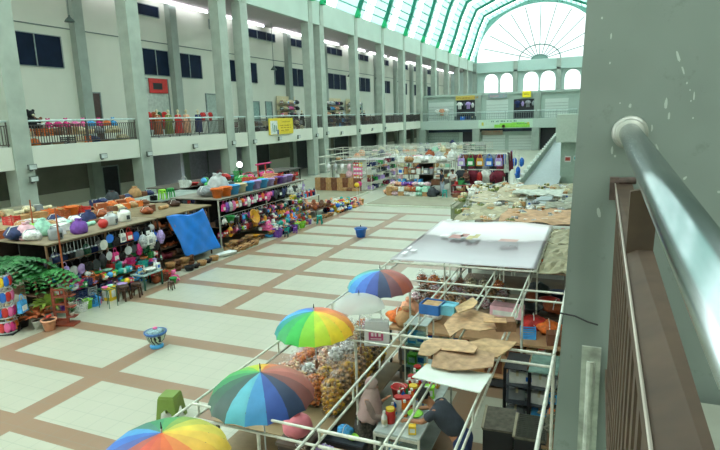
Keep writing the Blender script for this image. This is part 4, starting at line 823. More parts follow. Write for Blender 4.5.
# ================================================================== PEOPLE
def skin(name,pts,edges,m,parent,sub=2,loc=None):
    """pts: list of (x,y,z,r); first one is the root"""
    me=bpy.data.meshes.new(name); me.from_pydata([p[:3] for p in pts],edges,[]); me.materials.append(m); o=bpy.data.objects.new(name,me); COL.objects.link(o)
    if parent: o.parent=parent; KIDS.setdefault(parent.name,[]).append(o)
    md=o.modifiers.new('Skin','SKIN'); md.use_smooth_shade=True; md.branch_smoothing=.4
    sv=me.skin_vertices[0].data
    for i,p in enumerate(pts): sv[i].radius=(p[3],p[3] if len(p)<5 else p[4]); sv[i].use_root=(i==0)
    s=o.modifiers.new('Sub','SUBSURF'); s.levels=sub; s.render_levels=sub
    return o
def V3(*a): return Vector(a)
def person(name,label,loc,rz,J,skinc,topc,botc,hairc,hijab=None,skirt=False,fingers=True,sleeve=1.):
    """J: joints in the person's frame (facing +X)."""
    r=E(name,loc,rz,label,'person'); ms=mat(skinc,.55,noise=.05); P=[];Eg=[]
    def a(p,rad,prev=None,r2=None):
        P.append((p.x,p.y,p.z,rad) if r2 is None else (p.x,p.y,p.z,rad,r2)); i=len(P)-1
        if prev is not None: Eg.append((prev,i))
        return i
    pel,chest,neck,head=J['pelvis'],J['chest'],J['neck'],J['head']
    i0=a(pel,.13); i1=a(pel.lerp(chest,.5),.12,i0); i2=a(chest,.14,i1); i3=a(neck,.055,i2); d=(head-neck).normalized()
    i4=a(neck.lerp(head,.45),.06,i3); i5=a(head-d*.02,.092,i4); i6=a(head+d*.08,.075,i5)
    for s in('L','R'):
        sh,el,wr=J['sh'+s],J['el'+s],J['wr'+s]; j=a(sh,.055,i2); j=a(el,.042,j); w=a(wr,.026,j)
        hd=(wr-el).normalized(); side=hd.cross(V3(0,0,1)); side=side.normalized() if side.length>.1 else V3(0,1,0)
        pm=a(wr+hd*.06,.03,w)
        if fingers:
            for q in range(4):
                b=wr+hd*.09+side*(q-1.5)*.02; f1=a(b,.010,pm); L_=[.07,.08,.075,.06][q]; f2=a(b+hd*L_*.55+V3(0,0,-.008),.009,f1); a(b+hd*L_*.85+V3(0,0,-.03),.008,f2)
            t1=a(wr+hd*.03-side*.038,.011,w); a(wr+hd*.075-side*.055+V3(0,0,-.01),.009,t1)
        hp,kn,an=J['hp'+s],J['kn'+s],J['an'+s]; j=a(hp+V3(0,0,-.13),.085,i0); j=a(kn,.06,j); j=a(an,.04,j); a(an+V3(.12,0,-.04),.035,j)
    skin('body',P,Eg,ms,r)
    # clothes
    mt=mat(topc,.85,noise=.15,scale=7); T=[];Te=[]
    def b(p,rad,prev=None): T.append((p.x,p.y,p.z,rad)); i=len(T)-1; (Te.append((prev,i)) if prev is not None else None); return i
    k0=b(pel-(chest-pel)*.02,.175); k1=b(pel.lerp(chest,.5),.18,k0); k2=b(chest,.19,k1); b(chest.lerp(neck,.7),.08,k2)
    for s in('L','R'):
        sh,el,wr=J['sh'+s],J['el'+s],J['wr'+s]; q=b(sh,.078,k2); q=b(sh.lerp(el,.75),.068,q)
        if sleeve>1: q=b(el,.062,q); b(el.lerp(wr,.8),.05,q)
    skin('shirt',T,Te,mt,r)
    mb_=mat(botc,.85,noise=.2 if not skirt else .5,scale=7 if not skirt else 22)
    if skirt:
        an=(J['anL']+J['anR'])/2
        mb=MB(); mb.grid(lambda u,v:(pel.x+(an.x-pel.x)*v+(.17+.1*v+.015*sin(u*38))*cos(2*pi*u),pel.y+(an.y-pel.y)*v+(.2+.08*v+.015*sin(u*38))*sin(2*pi*u),(pel.z+.08)*(1-v)+.03*v),32,8); mb.build('skirt',mb_,r,True)
    else:
        T=[];Te=[]; k0=b(pel+V3(0,0,.1),.15); k0=b(pel+V3(0,0,-.02),.165,k0)
        for s in('L','R'): q=b(J['hp'+s]+V3(0,0,-.13),.115,k0); q=b(J['kn'+s],.088,q); b(J['an'+s]+V3(0,0,.05),.075,q)
        skin('trousers',T,Te,mb_,r)
    for s in('L','R'):
        an=J['an'+s]; MB().ball(an.x+.06,an.y,an.z-.05,.14,.05,.045,n=10,m=6).build('shoe',mat('#22201f',.5),r,True)
    # face and hair
    f=J.get('face',V3(1,0,-.1)).normalized(); sd=V3(0,0,1).cross(f).normalized(); u=f.cross(sd); hc=head+d*.03
    mb=MB(); c=hc+f*.1; mb.ball(c.x,c.y,c.z,.016,.014,.022,n=8,m=5)
    for s_ in(1,-1): c=hc+sd*.092*s_; mb.ball(c.x,c.y,c.z,.016,.014,.028,n=8,m=5)
    mb.build('ears_and_nose',ms,r,True)
    mb=MB()
    for s_ in(1,-1): c=hc+f*.085+sd*.034*s_+u*.018; mb.ball(c.x,c.y,c.z,.012,n=8,m=5)
    mb.build('eyes',mat('#1d1714',.3),r,True)
    c=hc+f*.088-u*.045; MB().ball(c.x,c.y,c.z,.013,.026,.008,n=8,m=5).build('mouth',mat('#8a4a42',.5),r,True)
    if hijab:
        mh=mat(hijab,.85,noise=.12,scale=5,bump=.1); mb=MB()
        # hood with a face opening then a cape over the shoulders
        c=hc-f*.012
        def hood(u_,v_):
            th=pi*v_*.97; ph=2*pi*u_; x=.118*sin(th)*cos(ph); y=.118*sin(th)*sin(ph); z=.135*cos(th)
            return (c.x+x,c.y+y,c.z+z)
        n,m_=20,12; vs=[hood(i/n,j/m_) for j in range(m_+1) for i in range(n)]
        fs=[]
        for j in range(m_):
            for i in range(n):
                q=(j*n+i,j*n+(i+1)%n,(j+1)*n+(i+1)%n,(j+1)*n+i); ce=sum((Vector(vs[k]) for k in q),Vector())/4-c
                if ce.dot(f)>.083 and ce.z<.075 and ce.z>-.09: continue
                fs.append(q)
        mb.add(vs,fs)
        mid=(J['shL']+J['shR'])/2
        def cape(u_,v_):
            ph=2*pi*u_; k=v_**.7; ctr=c.lerp(mid+V3(.0,0,-.28),v_); rr=.1+.17*k; return (ctr.x+rr*cos(ph)*.85+.012*sin(ph*9)*v_,ctr.y+rr*1.15*sin(ph),ctr.z-.03-.05*cos(ph)*v_+.02*sin(ph*7)*v_)
        mb.grid(cape,28,10); mb.build('headscarf',mh,r,True,solid=.006)
    else:
        mb=MB(); cc=hc+d*.012-f*.012; n,m_=18,12; vs=[];fs=[]
        for j in range(m_+1):
            for i in range(n): th=pi*j/m_; ph=2*pi*i/n; vs.append((cc.x+.108*sin(th)*cos(ph),cc.y+.104*sin(th)*sin(ph),cc.z+.115*cos(th)))
        for j in range(m_):
            for i in range(n):
                q=(j*n+i,j*n+(i+1)%n,(j+1)*n+(i+1)%n,(j+1)*n+i); ce=sum((Vector(vs[k]) for k in q),Vector())/4-cc
                if (ce.dot(f)>.03 and ce.dot(u)<.05) or ce.dot(u)<-.05: continue
                fs.append(q)
        mb.add(vs,fs); mb.build('hair',mat(hairc,.8,noise=.3,scale=30),r,True,solid=.012)
    return r
def standing(lean=0.,arms='down',h=1.):
    J=dict(pelvis=V3(0,0,.93),chest=V3(.02+lean*.35,0,1.27-lean*.1),neck=V3(.03+lean*.55,0,1.46-lean*.16),head=V3(.06+lean*.7,0,1.58-lean*.2))
    for s,k in(('L',1),('R',-1)):
        J['sh'+s]=J['chest']+V3(.02,.19*k,.11); J['hp'+s]=V3(0,.09*k,.88); J['kn'+s]=V3(.02,.1*k,.48); J['an'+s]=V3(-.02,.11*k,.08)
        if arms=='down': J['el'+s]=J['sh'+s]+V3(.0,.05*k,-.28); J['wr'+s]=J['el'+s]+V3(.08,.0,-.22)
        elif arms=='work': J['el'+s]=J['sh'+s]+V3(.1,.04*k,-.24); J['wr'+s]=J['el'+s]+V3(.24,-.06*k,.0)
        elif arms=='reach': J['el'+s]=J['sh'+s]+V3(.2,.03*k,-.18); J['wr'+s]=J['el'+s]+V3(.24,-.04*k,-.06)
    return J
J=standing(.5,'reach'); off=V3(.34,0,1.14)-J['chest']
for q in ('chest','shL','shR','elL','elR','wrL','wrR'): J[q]=J[q]+off*(1 if q[0] in 'cs' else .6)
J['neck']=V3(.47,0,1.29); J['head']=V3(.56,.02,1.35); J['face']=V3(1,0,-.8)
person('person','man in a dark tee shirt and blue jeans leaning over the stall counter',(-1.5,6.78,0),pi*.97,J,'#a87454','#3a404a','#2a3c66','#17130f')
J=standing(.1,'work'); J['wrL']=J['elL']+V3(.16,-.05,.14); J['face']=V3(1,0,-.35)
person('person','woman in a mauve headscarf and patterned skirt facing the glass counter',(-2.93,6.75,0),.25,J,'#b98565','#8d7a74','#57504a','#222222',hijab='#b59a95',skirt=True,sleeve=2).scale=(.82,.74,.9)
J=standing(.02,'down'); person('person','distant person in a dark top and pale trousers standing before the sack stall',(-9.2,35.1,0),-2.5,J,'#8a6248','#23283a','#a9b4c4','#17130f',fingers=False)
J=standing(.15,'work'); person('person','distant person in a white top behind the red table',(-8.6,35.6,0),-1.7,J,'#9a7055','#dfe0de','#5a4a48','#17130f',fingers=False)
J=standing(.1,'work'); person('person','distant person in a brown top among the hanging bags',(-7.75,36.0,0),-2.2,J,'#9a7055','#6a4238','#33303a','#17130f',fingers=False)
# ================================================================== RIGHT HAND KIOSKS
def frame(x0,x1,xp,y0,y1,label,z=2.3,first=False,group='white steel kiosk frames'):
    r=E('pipe_kiosk',((x0+x1)/2,(y0+y1)/2,0),0,label,'frame',group); cx,cy=(x0+x1)/2,(y0+y1)/2; R_=.014
    L=lambda x,y,zz:(x-cx,y-cy,zz)
    for zz in (z,z-.17):
        for x in((x0,x1)): MB().rod(L(x,y0,zz),L(x,y1-.03,zz),R_).build('long_rail',m_steelw,r)
        MB().rod(L(x0,y0,zz),L(x1,y0,zz),R_).build('cross_rail',m_steelw,r)
    for x in (x0,x1):
        for k in range(3): y=y0+(y1-y0)*(k+.1)/3; MB().rod(L(x,y,z-.17),L(x,y,z),.013).build('strut',m_steelw,r)
    for x in xp: MB().rod(L(x,y0,0),L(x,y0,z-.17),.019).build('post',m_steelw,r)
    return r
YS=[1.75,4.2,6.65,9.12,11.6,14.1]
nmY=['nearest','second','third','fourth','fifth']
for i,(a,b) in enumerate(zip(YS,YS[1:])):
    frame(-3.8,-2.35,(-3.0,),a,b,'white steel frame of the %s kiosk in the row beside the open floor'%nmY[i])
    frame(-1.65,-1.03,(-1.03,) if i in(0,3,4) else (),a,b,'narrow white steel frame, %s in the middle row of kiosks'%nmY[i])
    tag(MB().rod((0,a,2.3),(0,b-.05,2.3),.02).rod((0,a+.02,0),(0,a+.02,2.3),.02).build('steel_rail',m_steelw,loc=(-.37,0,0)),'single white pipe along the near pillar, %s length from the camera'%nmY[i],'pipe','pipes along the near pillar')
    tag(MB().rod((-1.0,a,2.3),(-.4,a,2.3),.018).rod((-1.0,a,2.14),(-.4,a,2.14),.018).build('steel_crosspiece',m_steelw),'pair of white cross pipes beside the near pillar, %s from the camera'%nmY[i],'pipe','cross pipes beside the near pillar')
    tag(MB().rod((-2.32,a,2.3),(-1.68,a,2.3),.018).rod((-2.32,a,2.13),(-1.68,a,2.13),.018).build('steel_crosspiece',m_steelw),'pair of white cross pipes over the seller aisle, %s from the camera'%nmY[i],'pipe','cross pipes over the aisle')
# umbrellas
RB=['#b8483c','#e0702a','#e8b62c','#b8cf2e','#57b54a','#2f9a4c','#2f7f6a','#5fb8c8','#3f9fdc','#2f62b8','#2c3f86','#2b3550','#7c4a48','#b8584a','#c8604c','#a84c44']
def umbrella(name,label,x,y,z,R_,hgt,cols,rot=0,tilt=(0,0),pole=1.4,mats=None,low=None,faded=0):
    r=E(name,(x,y,z),0,label,'umbrella'); n=len(cols); r.rotation_euler=(tilt[0],tilt[1],rot)
    mb=MB(); ms=[]
    for i in range(n):
        mb.mi(i); ms.append(mats[i] if mats else mat(cols[i],.55,noise=.1,scale=6))
        a0,a1=2*pi*i/n,2*pi*(i+1)/n; S_=5;T_=4
        vs=[];fs=[]
        for j in range(S_+1):
            t=j/S_; rad=R_*sin(t*pi/2*.94)/sin(pi/2*.94); zz=hgt*(cos(t*pi/2*.94)-cos(pi/2*.94))
            for k in range(T_+1):
                q=k/T_; a=a0+(a1-a0)*q; dip=1-.035*sin(pi*q)*t; vs.append((rad*cos(a)*dip,rad*sin(a)*dip,zz+.02*sin(pi*q)*t*t*hgt))
        for j in range(S_):
            for k in range(T_): fs.append((j*(T_+1)+k,j*(T_+1)+k+1,(j+1)*(T_+1)+k+1,(j+1)*(T_+1)+k))
        mb.add(vs,fs)
    mb.build('canopy',ms,r,True)
    mb=MB()
    for i in range(n):
        a=2*pi*i/n; pts=[(R_*sin(t*pi/2*.94)/sin(pi/2*.94)*cos(a),R_*sin(t*pi/2*.94)/sin(pi/2*.94)*sin(a),hgt*(cos(t*pi/2*.94)-cos(pi/2*.94))-.006) for t in (0,.25,.5,.75,1)]; mb.path(pts,.003,4)
    mb.build('ribs',cm('charcoal'),r)
    MB().rod((0,0,-pole),(0,0,hgt+.01),.009).build('pole',cm('silver',metal=.4),r)
    MB().rod((0,0,hgt),(0,0,hgt+.07),.009,.004).build('ferrule',cm('black'),r)
    MB().rod((0,0,-pole-.1),(0,0,-pole+.02),.022,.018).build('handle',cm('brown'),r)
    return r
def pal(order): return order
# direction 0 = +X (right); 90 = away; 180 = left; 270 = toward camera. panels listed counter-clockwise from +X
umbrella('umbrella','rainbow umbrella with teal and navy front panels, over the second kiosk',-3.2,4.6,2.27,.575,.33,['#7a4440','#a5574c','#b8685c','#b0705a','#c8703c','#dcae34','#b9c436','#6fb04a','#49a45a','#3c8a58','#38604e','#3a5650','#57a8b8','#3f8cc0','#2f4f9a','#2b3a58'],rot=-.12,tilt=(.0,-.0),pole=.75)
umbrella('umbrella','bright rainbow umbrella with green and yellow front panels beside the open floor',-3.5,6.4,2.3,.56,.33,['#f0c030','#e89038','#e07a3c','#d8704a','#d07050','#c86a58','#7f7ab0','#3f78d0','#3f8fe0','#4fa6e8','#2f8f8a','#2f9f5a','#2fae4a','#7fc832','#b9d02e','#e0c82c'],rot=-.3,pole=.45)
umbrella('umbrella','umbrella with navy front and brick red right panels by the tarpaulin roof',-3.34,8.53,2.3,.575,.34,['#a05048','#b0584c','#a85a50','#8a5a50','#6a7a68','#6a8a78','#6a8f80','#5f9080','#5fa090','#58b0c0','#4a90d0','#3f6ac0','#3a4f9a','#3a4668','#7a5058','#a85848'],rot=-.1,pole=.9)
umbrella('umbrella','nearest umbrella with orange red and yellow panels at the bottom edge',-3.42,3.36,2.26,.585,.3,['#d8a838','#e0b83a','#d8c23c','#b8b848','#7fa04a','#4f9a5a','#3f8a60','#4a8070','#4a90c0','#3a6ab8','#4a5a98','#a8584c','#c85238','#cc5a34','#d8642e','#d87a34'],rot=-.1,pole=.9)
u=umbrella('umbrella','clear milky plastic umbrella between the rainbow umbrella and the white carrier bag',-3.34,7.6,2.28,.41,.2,['#dfe4e0']*8,rot=.1,pole=.7,mats=[sheetmat('#e4e8e6',.4,.35)]*8)
# big printed banner used as a roof
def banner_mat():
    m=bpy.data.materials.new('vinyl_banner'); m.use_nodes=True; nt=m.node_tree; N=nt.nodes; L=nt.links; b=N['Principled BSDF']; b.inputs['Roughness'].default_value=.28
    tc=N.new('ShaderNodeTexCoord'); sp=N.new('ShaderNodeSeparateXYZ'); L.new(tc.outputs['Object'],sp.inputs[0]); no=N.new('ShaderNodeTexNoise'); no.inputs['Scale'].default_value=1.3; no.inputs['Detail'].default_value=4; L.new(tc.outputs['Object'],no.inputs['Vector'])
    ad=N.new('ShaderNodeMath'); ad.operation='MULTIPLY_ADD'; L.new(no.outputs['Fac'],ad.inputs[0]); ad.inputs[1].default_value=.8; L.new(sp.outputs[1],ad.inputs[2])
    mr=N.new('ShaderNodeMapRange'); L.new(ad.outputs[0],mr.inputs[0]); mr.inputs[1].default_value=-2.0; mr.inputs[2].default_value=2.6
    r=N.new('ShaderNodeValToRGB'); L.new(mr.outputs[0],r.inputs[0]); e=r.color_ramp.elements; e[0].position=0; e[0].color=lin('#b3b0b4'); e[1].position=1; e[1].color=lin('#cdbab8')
    for p_,c in((.2,'#a5a0a6'),(.42,'#7a6e74'),(.53,'#5c4f52'),(.57,'#c0b6b8'),(.85,'#e4e2e4')): q=e.new(p_); q.color=lin(c)  # faded print plus reflections on the vinyl, painted in as grey and dark bands
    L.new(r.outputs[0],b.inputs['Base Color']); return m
cs=[(-3.68,9.95),(-.92,10.05),(-.94,14.3),(-3.75,14.35)]
def bq(u,v): a=Vector(cs[0]).lerp(Vector(cs[1]),u); b=Vector(cs[3]).lerp(Vector(cs[2]),u); return a.lerp(b,v)
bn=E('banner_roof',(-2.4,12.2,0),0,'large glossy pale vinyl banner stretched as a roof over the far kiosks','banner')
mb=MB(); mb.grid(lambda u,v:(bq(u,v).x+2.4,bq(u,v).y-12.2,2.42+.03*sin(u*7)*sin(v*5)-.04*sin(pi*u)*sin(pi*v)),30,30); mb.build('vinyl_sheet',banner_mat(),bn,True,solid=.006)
pm=MB(); rd=random.Random(5)
for (u,v,su,sv,ci) in [(.3,.5,.1,.09,1),(.36,.54,.06,.08,1),(.42,.49,.05,.09,2),(.46,.53,.04,.1,2),(.72,.47,.14,.06,3),(.2,.52,.06,.05,0),(.22,.66,.04,.08,0),(.06,.1,.03,.05,0),(.10,.16,.04,.04,0),(.05,.2,.02,.05,0),(.08,.95,.05,.04,0),(.16,.93,.04,.04,0),(.78,.35,.05,.02,4)]:
    pm.mi(ci); a=[bq(u+dx*su/2,v+dy*sv/2) for dx,dy in((-1,-1),(1,-1),(1.2,1),(-.8,1))]; pm.add([(q.x+2.4,q.y-12.2,2.47) for q in a],[(0,1,2,3)])
pm.build('printed_letters',[mat('#e8eae8',.4),mat('#a8675e',.4),mat('#b8a860',.4),mat('#b88478',.4),mat('#4a4448',.4)],bn)
for a,b in((0,1),(1,2),(2,3),(3,0)): MB().rod((cs[a][0]+2.4,cs[a][1]-12.2,2.37),(cs[b][0]+2.4,cs[b][1]-12.2,2.37),.02).build('edge_pipe',m_steelw,bn)
# cardboard and board sheets lying on the frames
MC=lambda h:mat(h,.85,noise=.22,scale=9,bump=.25)
def sheet(name,label,cat,pts,z,h,th=.012,curl=.03,seed=0,m=None):
    w=[on(px,py,2,z) for px,py in pts]; c=sum(w,Vector())/len(w); rd=random.Random(seed)
    mb=MB(); n=len(w)
    ring=[(p.x-c.x,p.y-c.y,curl*rd.uniform(-.8,1)) for p in w]; mid=[(x*.5,y*.5,z_*.2+curl*.3*rd.uniform(-1,1)) for x,y,z_ in ring]
    mb.add(ring+mid+[(0,0,0)],[(i,(i+1)%n,n+(i+1)%n,n+i) for i in range(n)]+[(n+i,n+(i+1)%n,2*n) for i in range(n)])
    return tag(mb.build(name,m or MC(h),loc=(c.x,c.y,z),solid=th),label,cat)
sheet('white_board','white board sheet lying on the kiosk pipes above the aisle','board',[(412,378),(427,364.5),(460,369),(492,374),(486,384),(480,393),(445,386)],2.36,'#d6ded4',curl=.015,m=mat('#d6ded4',.6,noise=.08,scale=3))
sheet('cardboard_sheet','crumpled cardboard sheet overlapping the rear of the white board','cardboard',[(431,365),(434,355),(441,347),(460,350),(478,350),(495,354),(493,368),(470,371),(450,369)],2.42,'#ab8c6c',seed=1)
sheet('cardboard_sheet','torn cardboard sheet under the crumpled one, reaching furthest left','cardboard',[(418,357),(421,347),(424,340),(433,337),(466,342),(478,349),(474,354),(440,349),(430,357)],2.46,'#bd9d78',seed=2)
sheet('cardboard_sheet','cardboard flap at the right of the crumpled sheets','cardboard',[(474,352),(466,343),(486,338),(517,343),(510,350),(497,356)],2.38,'#b89870',seed=3)
sheet('cardboard_sheet','large unfolded carton on the pipes behind the crumpled sheets','cardboard',[(444,324),(455,311),(466,307),(480,311),(500,316),(497,328),(480,333),(462,330),(450,338)],2.38,'#bd9a74',seed=4)
sheet('cardboard_sheet','raised carton flap left of the unfolded carton','cardboard',[(455,308),(465,303),(473,299),(478,304),(473,309),(458,315)],2.5,'#c0a176',seed=5)
r=E('open_carton',(0,0,0),0,'open flapped carton standing at the right end of the unfolded carton','box')
p=on(505,322,2,2.42); r.location=(p.x,p.y,2.32)
MB().box(0,0,0,.26,.2,.14,rz=.3).build('carton_body',MC('#8a6448'),r); MB().box(-.12,-.1,.14,.3,.16,.012,rz=.2).build('carton_flap',MC('#c29b70'),r)
for i,(pts,h,lb) in enumerate([([(424,299),(442,301),(440,315),(424,311)],'#b59368','open carton with a blue rim on the pipes'),([(443,304),(457,306),(456,312),(441,311)],'#6fb8cc','light blue printed carton beside the blue rimmed one')]):
    p=on(sum(a for a,b in pts)/4,sum(b for a,b in pts)/4,2,2.4); r=E('open_carton',(p.x,p.y,2.32),-.1,lb,'box')
    mb=MB(); mb.box(0,0,0,.3-.08*i,.3-.1*i,.01)
    for s in(1,-1): mb.box(s*(.15-.04*i),0,0,.012,.3-.1*i,.15); mb.box(0,s*(.15-.05*i),0,.3-.08*i,.012,.15)
    mb.build('carton_body',mat(['#2a66ac','#6fb8cc'][i],.6,noise=.15),r); MB().box(0,0,.05,.26-.08*i,.26-.1*i,.08).build('packing',MC(h),r)
# flat roof boards right of and beyond the banner
for i,(x0,x1,y0,y1,z,h,lb) in enumerate([(-.9,-.2,10.1,12.4,2.34,'#9a9478','olive board roof right of the banner, nearer one'),(-.9,-.2,12.5,14.0,2.36,'#a59f84','olive board roof right of the banner, farther one'),(-2.4,-.5,14.9,17.0,2.34,'#c09a78','orange tinted plywood roof just beyond the banner'),(-3.6,-2.45,15.0,17.6,2.32,'#aea68a','crumpled beige roof sheet left of the plywood'),(-1.4,-.2,17.2,18.2,2.36,'#9fa090','grey beige roof sheet behind the plywood'),(-2.6,-1.0,19.0,20.3,2.5,'#c3c9be','white tray-like roof sheet in the far kiosks'),(-1.6,-.3,20.9,23.6,2.3,'#a7a184','wide olive sheet by the landing pillar'),(-3.9,-2.2,18.2,20.5,2.36,'#b7ac92','tan roof sheet in the far kiosks'),(-3.4,-1.8,21,23.0,2.3,'#c1b79c','pale tan roof sheet in the farthest kiosks')]):
    mb=MB(); rd=random.Random(i); a,b=(x1-x0),(y1-y0); mb.grid(lambda u,v:((u-.5)*a+.03*rd.uniform(-1,1),(v-.5)*b+.03*rd.uniform(-1,1),.05*rd.uniform(-1,1)),8,8)
    tag(mb.build('roof_sheet',mat(h,.8,noise=.18,scale=5,bump=.2),loc=((x0+x1)/2,(y0+y1)/2,z),solid=.015),lb,'board')
for i,(a,b) in enumerate([(14.9,17.2),(17.25,19.6),(19.65,22),(22.05,24.4)]):
    for j,(x0,x1) in enumerate([([-3.7,-3.9,-4.3,-4.7,-5.0][i],-2.3),(-2.2,-.4)]):
        frame(x0,x1,(x0,x1),a,b,'%s white frame beyond the banner in the %s column'%(onth(i),['left','right'][j]),z=2.2,group='frames beyond the banner')
k=0
for j,(x,nm) in enumerate([(-4.7,'far left'),(-4.2,'left'),(-3.6,'middle'),(-2.9,'right middle'),(-2.0,'right'),(-1.2,'far right')]):
    row(['box','roll','smallbox','basin','bundle'],['tan','cream','white','grey','cream','olive','tan','white'],x,[22,18.5,15.5,15,15,15][j],23.6,2.24,'%s line on the far kiosk roofs'%nm,gap=1.1,s=.55,jx=.3)
for i in range(5):
    table('kiosk_counter','dark wooden counter below the far kiosk frames, %s from the near side'%onth(i),'counter',[-3.5,-3.7,-4.1,-4.5,-4.8][i],-.6,15.2+i*2.35,16.4+i*2.35,.9,top='#6f5a44',shelf=[.4])
    row(['box','jar','smallbox','basket'],['brown','red','cream','navy','tan','orange'],15.6+i*2.35,-3.4,-.8,.9,'goods of the %s far kiosk counter'%onth(i),axis='x',gap=1.3)
railing(-6.3,25.6,-6.3,31.4,0,.95,'low olive railing at the right edge of the open floor',mt=mat('#9aa088',.5),mbal=mat('#8f967c',.5))
railing(-6.2,31.6,-5.2,35.5,0,.95,'low pale railing running toward the ramp',mt=mat('#b7bfb0',.5),mbal=mat('#a7b0a0',.5))
# -- cracker counter (first kiosk row)
table('snack_counter','long brown counter heaped with cracker bags under the umbrellas','counter',-5.15,-3.4,6.1,9.85,.78,top='#94805f',leg='#6a6458',shelf=[.3])
row(['tallbag'],['amber','tan'],-3.55,6.75,8.9,.78,'tall bag line at the counter edge',gap=.92,jx=.02,s=1.15)
row(['tallbag'],['tan','orange','amber'],-3.9,6.9,8.6,.78,'second tall bag line',gap=.98,s=1.05)
for j,x in enumerate((-4.25,-4.55,-4.85)):
    row(['plasticbag'],['peach','tan','rust','cream','pale pink','orange'],x,6.3+.1*j,9.9,.78,'%s cracker bag line on the brown counter'%['inner','middle','outer'][j],gap=.95,jx=.06,s=.95)
for j,x in enumerate((-4.15,-4.5)):
    row(['plasticbag'],['peach','pale pink','white','tan','orange'],x,6.6,9.6,1.08,'%s line of upper cracker bags'%['inner','outer'][j],gap=1.15,jx=.08,s=.85)
row(['plasticbag'],['pale pink','peach','white','cream'],-3.65,7.2,8.8,1.42,'cracker bags piled on the tall bags',gap=1.1,s=.9,jx=.08)
thing('bundle','pink',(-4.6,8.6,1.35),.3,.8,'pink corded bundle at the back of the cracker counter')
# hanging white carrier bag with a magenta print
p=on(377,330,2,1.75)
r=E('carrier_bag',(p.x,p.y,1.5),.25,'white carrier bag with a magenta print hung from the kiosk post','bag')
mb=MB(); mb.box(0,0,0,.42,.16,.42,taper=.9); mb.build('bag_body',sheetmat('#eef0ee',.35,.05),r)
pr=MB(); pr.bx(-.13,.11,-.082,-.080,.1,.26); pr.mi(1)
for a,b,c,d in [(-.09,-.05,.17,.23),(-.03,.0,.17,.23),(.03,.07,.17,.23),(-.1,.08,.12,.135)]: pr.bx(a,b,-.0835,-.082,c,d)
pr.build('printed_mark',[mat('#c9527f',.5),mat('#f0e4e8',.5)],r)
for s in(-1,1): MB().path([(-.12,s*.05,.42),(-.06,s*.03,.56),(.06,s*.03,.56),(.12,s*.05,.42)],.008,5).build('handle',cm('white'),r)
# near kiosk goods below the first umbrella
table('low_counter','low brown counter with snack bags between the first two umbrellas','counter',-3.75,-2.95,4.5,6.0,.7,top='#9a8468',shelf=[.3])
for k_,c,x,y,z,s,lb in [('plasticbag','orange',-3.3,4.35,.72,1.3,'orange filled snack bag beneath the teal umbrella'),('plasticbag','rust',-3.55,4.6,.72,1.1,'rust filled snack bag left of the pole'),('sack','white',-3.45,4.95,.72,.55,'small white sack with a knot beside the umbrella pole'),('basket','green',-3.1,4.6,.72,.8,'green basket below the teal umbrella'),('plasticbag','peach',-3.1,5.1,.72,1.2,'peach cracker bag right of the umbrella pole'),('plasticbag','tan',-3.3,5.5,.72,1.2,'tan cracker bag at the far end of the low brown counter'),('bundle','lilac',-3.2,5.95,.72,.6,'lilac bundle beside the pink knotted bag'),('basin','lime',-3.05,6.55,.66,.4,'small lime bowl on the dark cupboard')]:
    thing(k_,c,(x,y,z),.2,s,lb)
p=on(297,419,2,1.3); r=E('knotted_bag',(p.x,p.y,1.05),0,'round pink knotted bag beside the teal umbrella','bag')
MB().ball(0,0,.16,.2,.2,.16,n=14,m=9,lump=.05,seed=2).build('bag_body',mat('#d87a86',.6,noise=.12,bump=.2),r,True); MB().ball(0,0,.33,.05,.06,.04,n=8,m=5,lump=.3).build('knot',mat('#b85a68',.6),r,True)
tag(MB().bx(-.2,.2,-.2,.2,0,1.0).mi(1).bx(-.22,.22,-.22,.22,1.0,1.04).build('low_stand',[mat('#3a302a',.8),mat('#55483c',.7)],loc=(p.x,p.y,0)),'dark square stand under the round pink knotted bag','stand')
r=E('side_cupboard',(-3.4,6.62,0),0,'dark cupboard with a light brown carton front under the cracker counter','cupboard')
MB().bx(-.5,.55,-.2,.18,0,.62).build('cupboard_body',mat('#2a2a2c',.6),r); MB().bx(-.4,.35,-.22,-.2,.15,.55).build('door',mat('#b88a58',.7,noise=.1),r); MB().bx(-.5,.55,-.2,.18,.62,.65).build('cupboard_top',mat('#3a4048',.5),r)
thing('basin','charcoal',(-3.65,6.6,.66),0,.75,'charcoal basin on the dark cupboard'); thing('bundle','sky blue',(-3.2,6.62,.66),0,.5,'sky blue bundle on the dark cupboard')
# glass counter with cleaning bottles
r=E('glass_counter',(-2.35,6.95,0),0,'glass fronted counter crowded with bottles between the two sellers','counter')
fr=m_steelw
for sx in(-.32,.32):
    for sy in(-.5,1.3): MB().box(sx,sy,0,.03,.03,.92).build('leg',fr,r)
MB().bx(-.33,.33,-.51,1.31,.9,.93).build('counter_top',mat('#b9c4c0',.25),r); MB().bx(-.33,.33,-.51,1.31,.42,.44).build('shelf',mat('#9aa4a0',.3),r)
MB().bx(-.31,.31,-.5,-.495,.05,.9).build('glass_front',glassmat('#cfe0dc',.25),r); MB().bx(-.31,.31,-.52,-.5,.0,.06).bx(-.31,.31,-.52,-.5,.86,.9).build('front_trim',fr,r)
row(['bottle','jar'],['blue','sky blue','wine'],-2.5,6.55,7.2,.44,'inside shelf of the glass counter',gap=1.1)
row(['bottle','jar','bottle'],['red','white','blue','green'],-2.55,6.55,8.2,.93,'left line of bottles on the glass counter',gap=.95,s=.95)
row(['bottle','jar','bottle'],['white','red','lilac','yellow','orange'],-2.4,6.9,8.2,.93,'middle line of bottles on the glass counter',gap=.95,s=1.)
row(['bottle','smallbox','bottle'],['lime','white','amber','red'],-2.22,7.1,8.2,.93,'right line of bottles on the glass counter',gap=.98,s=.9)
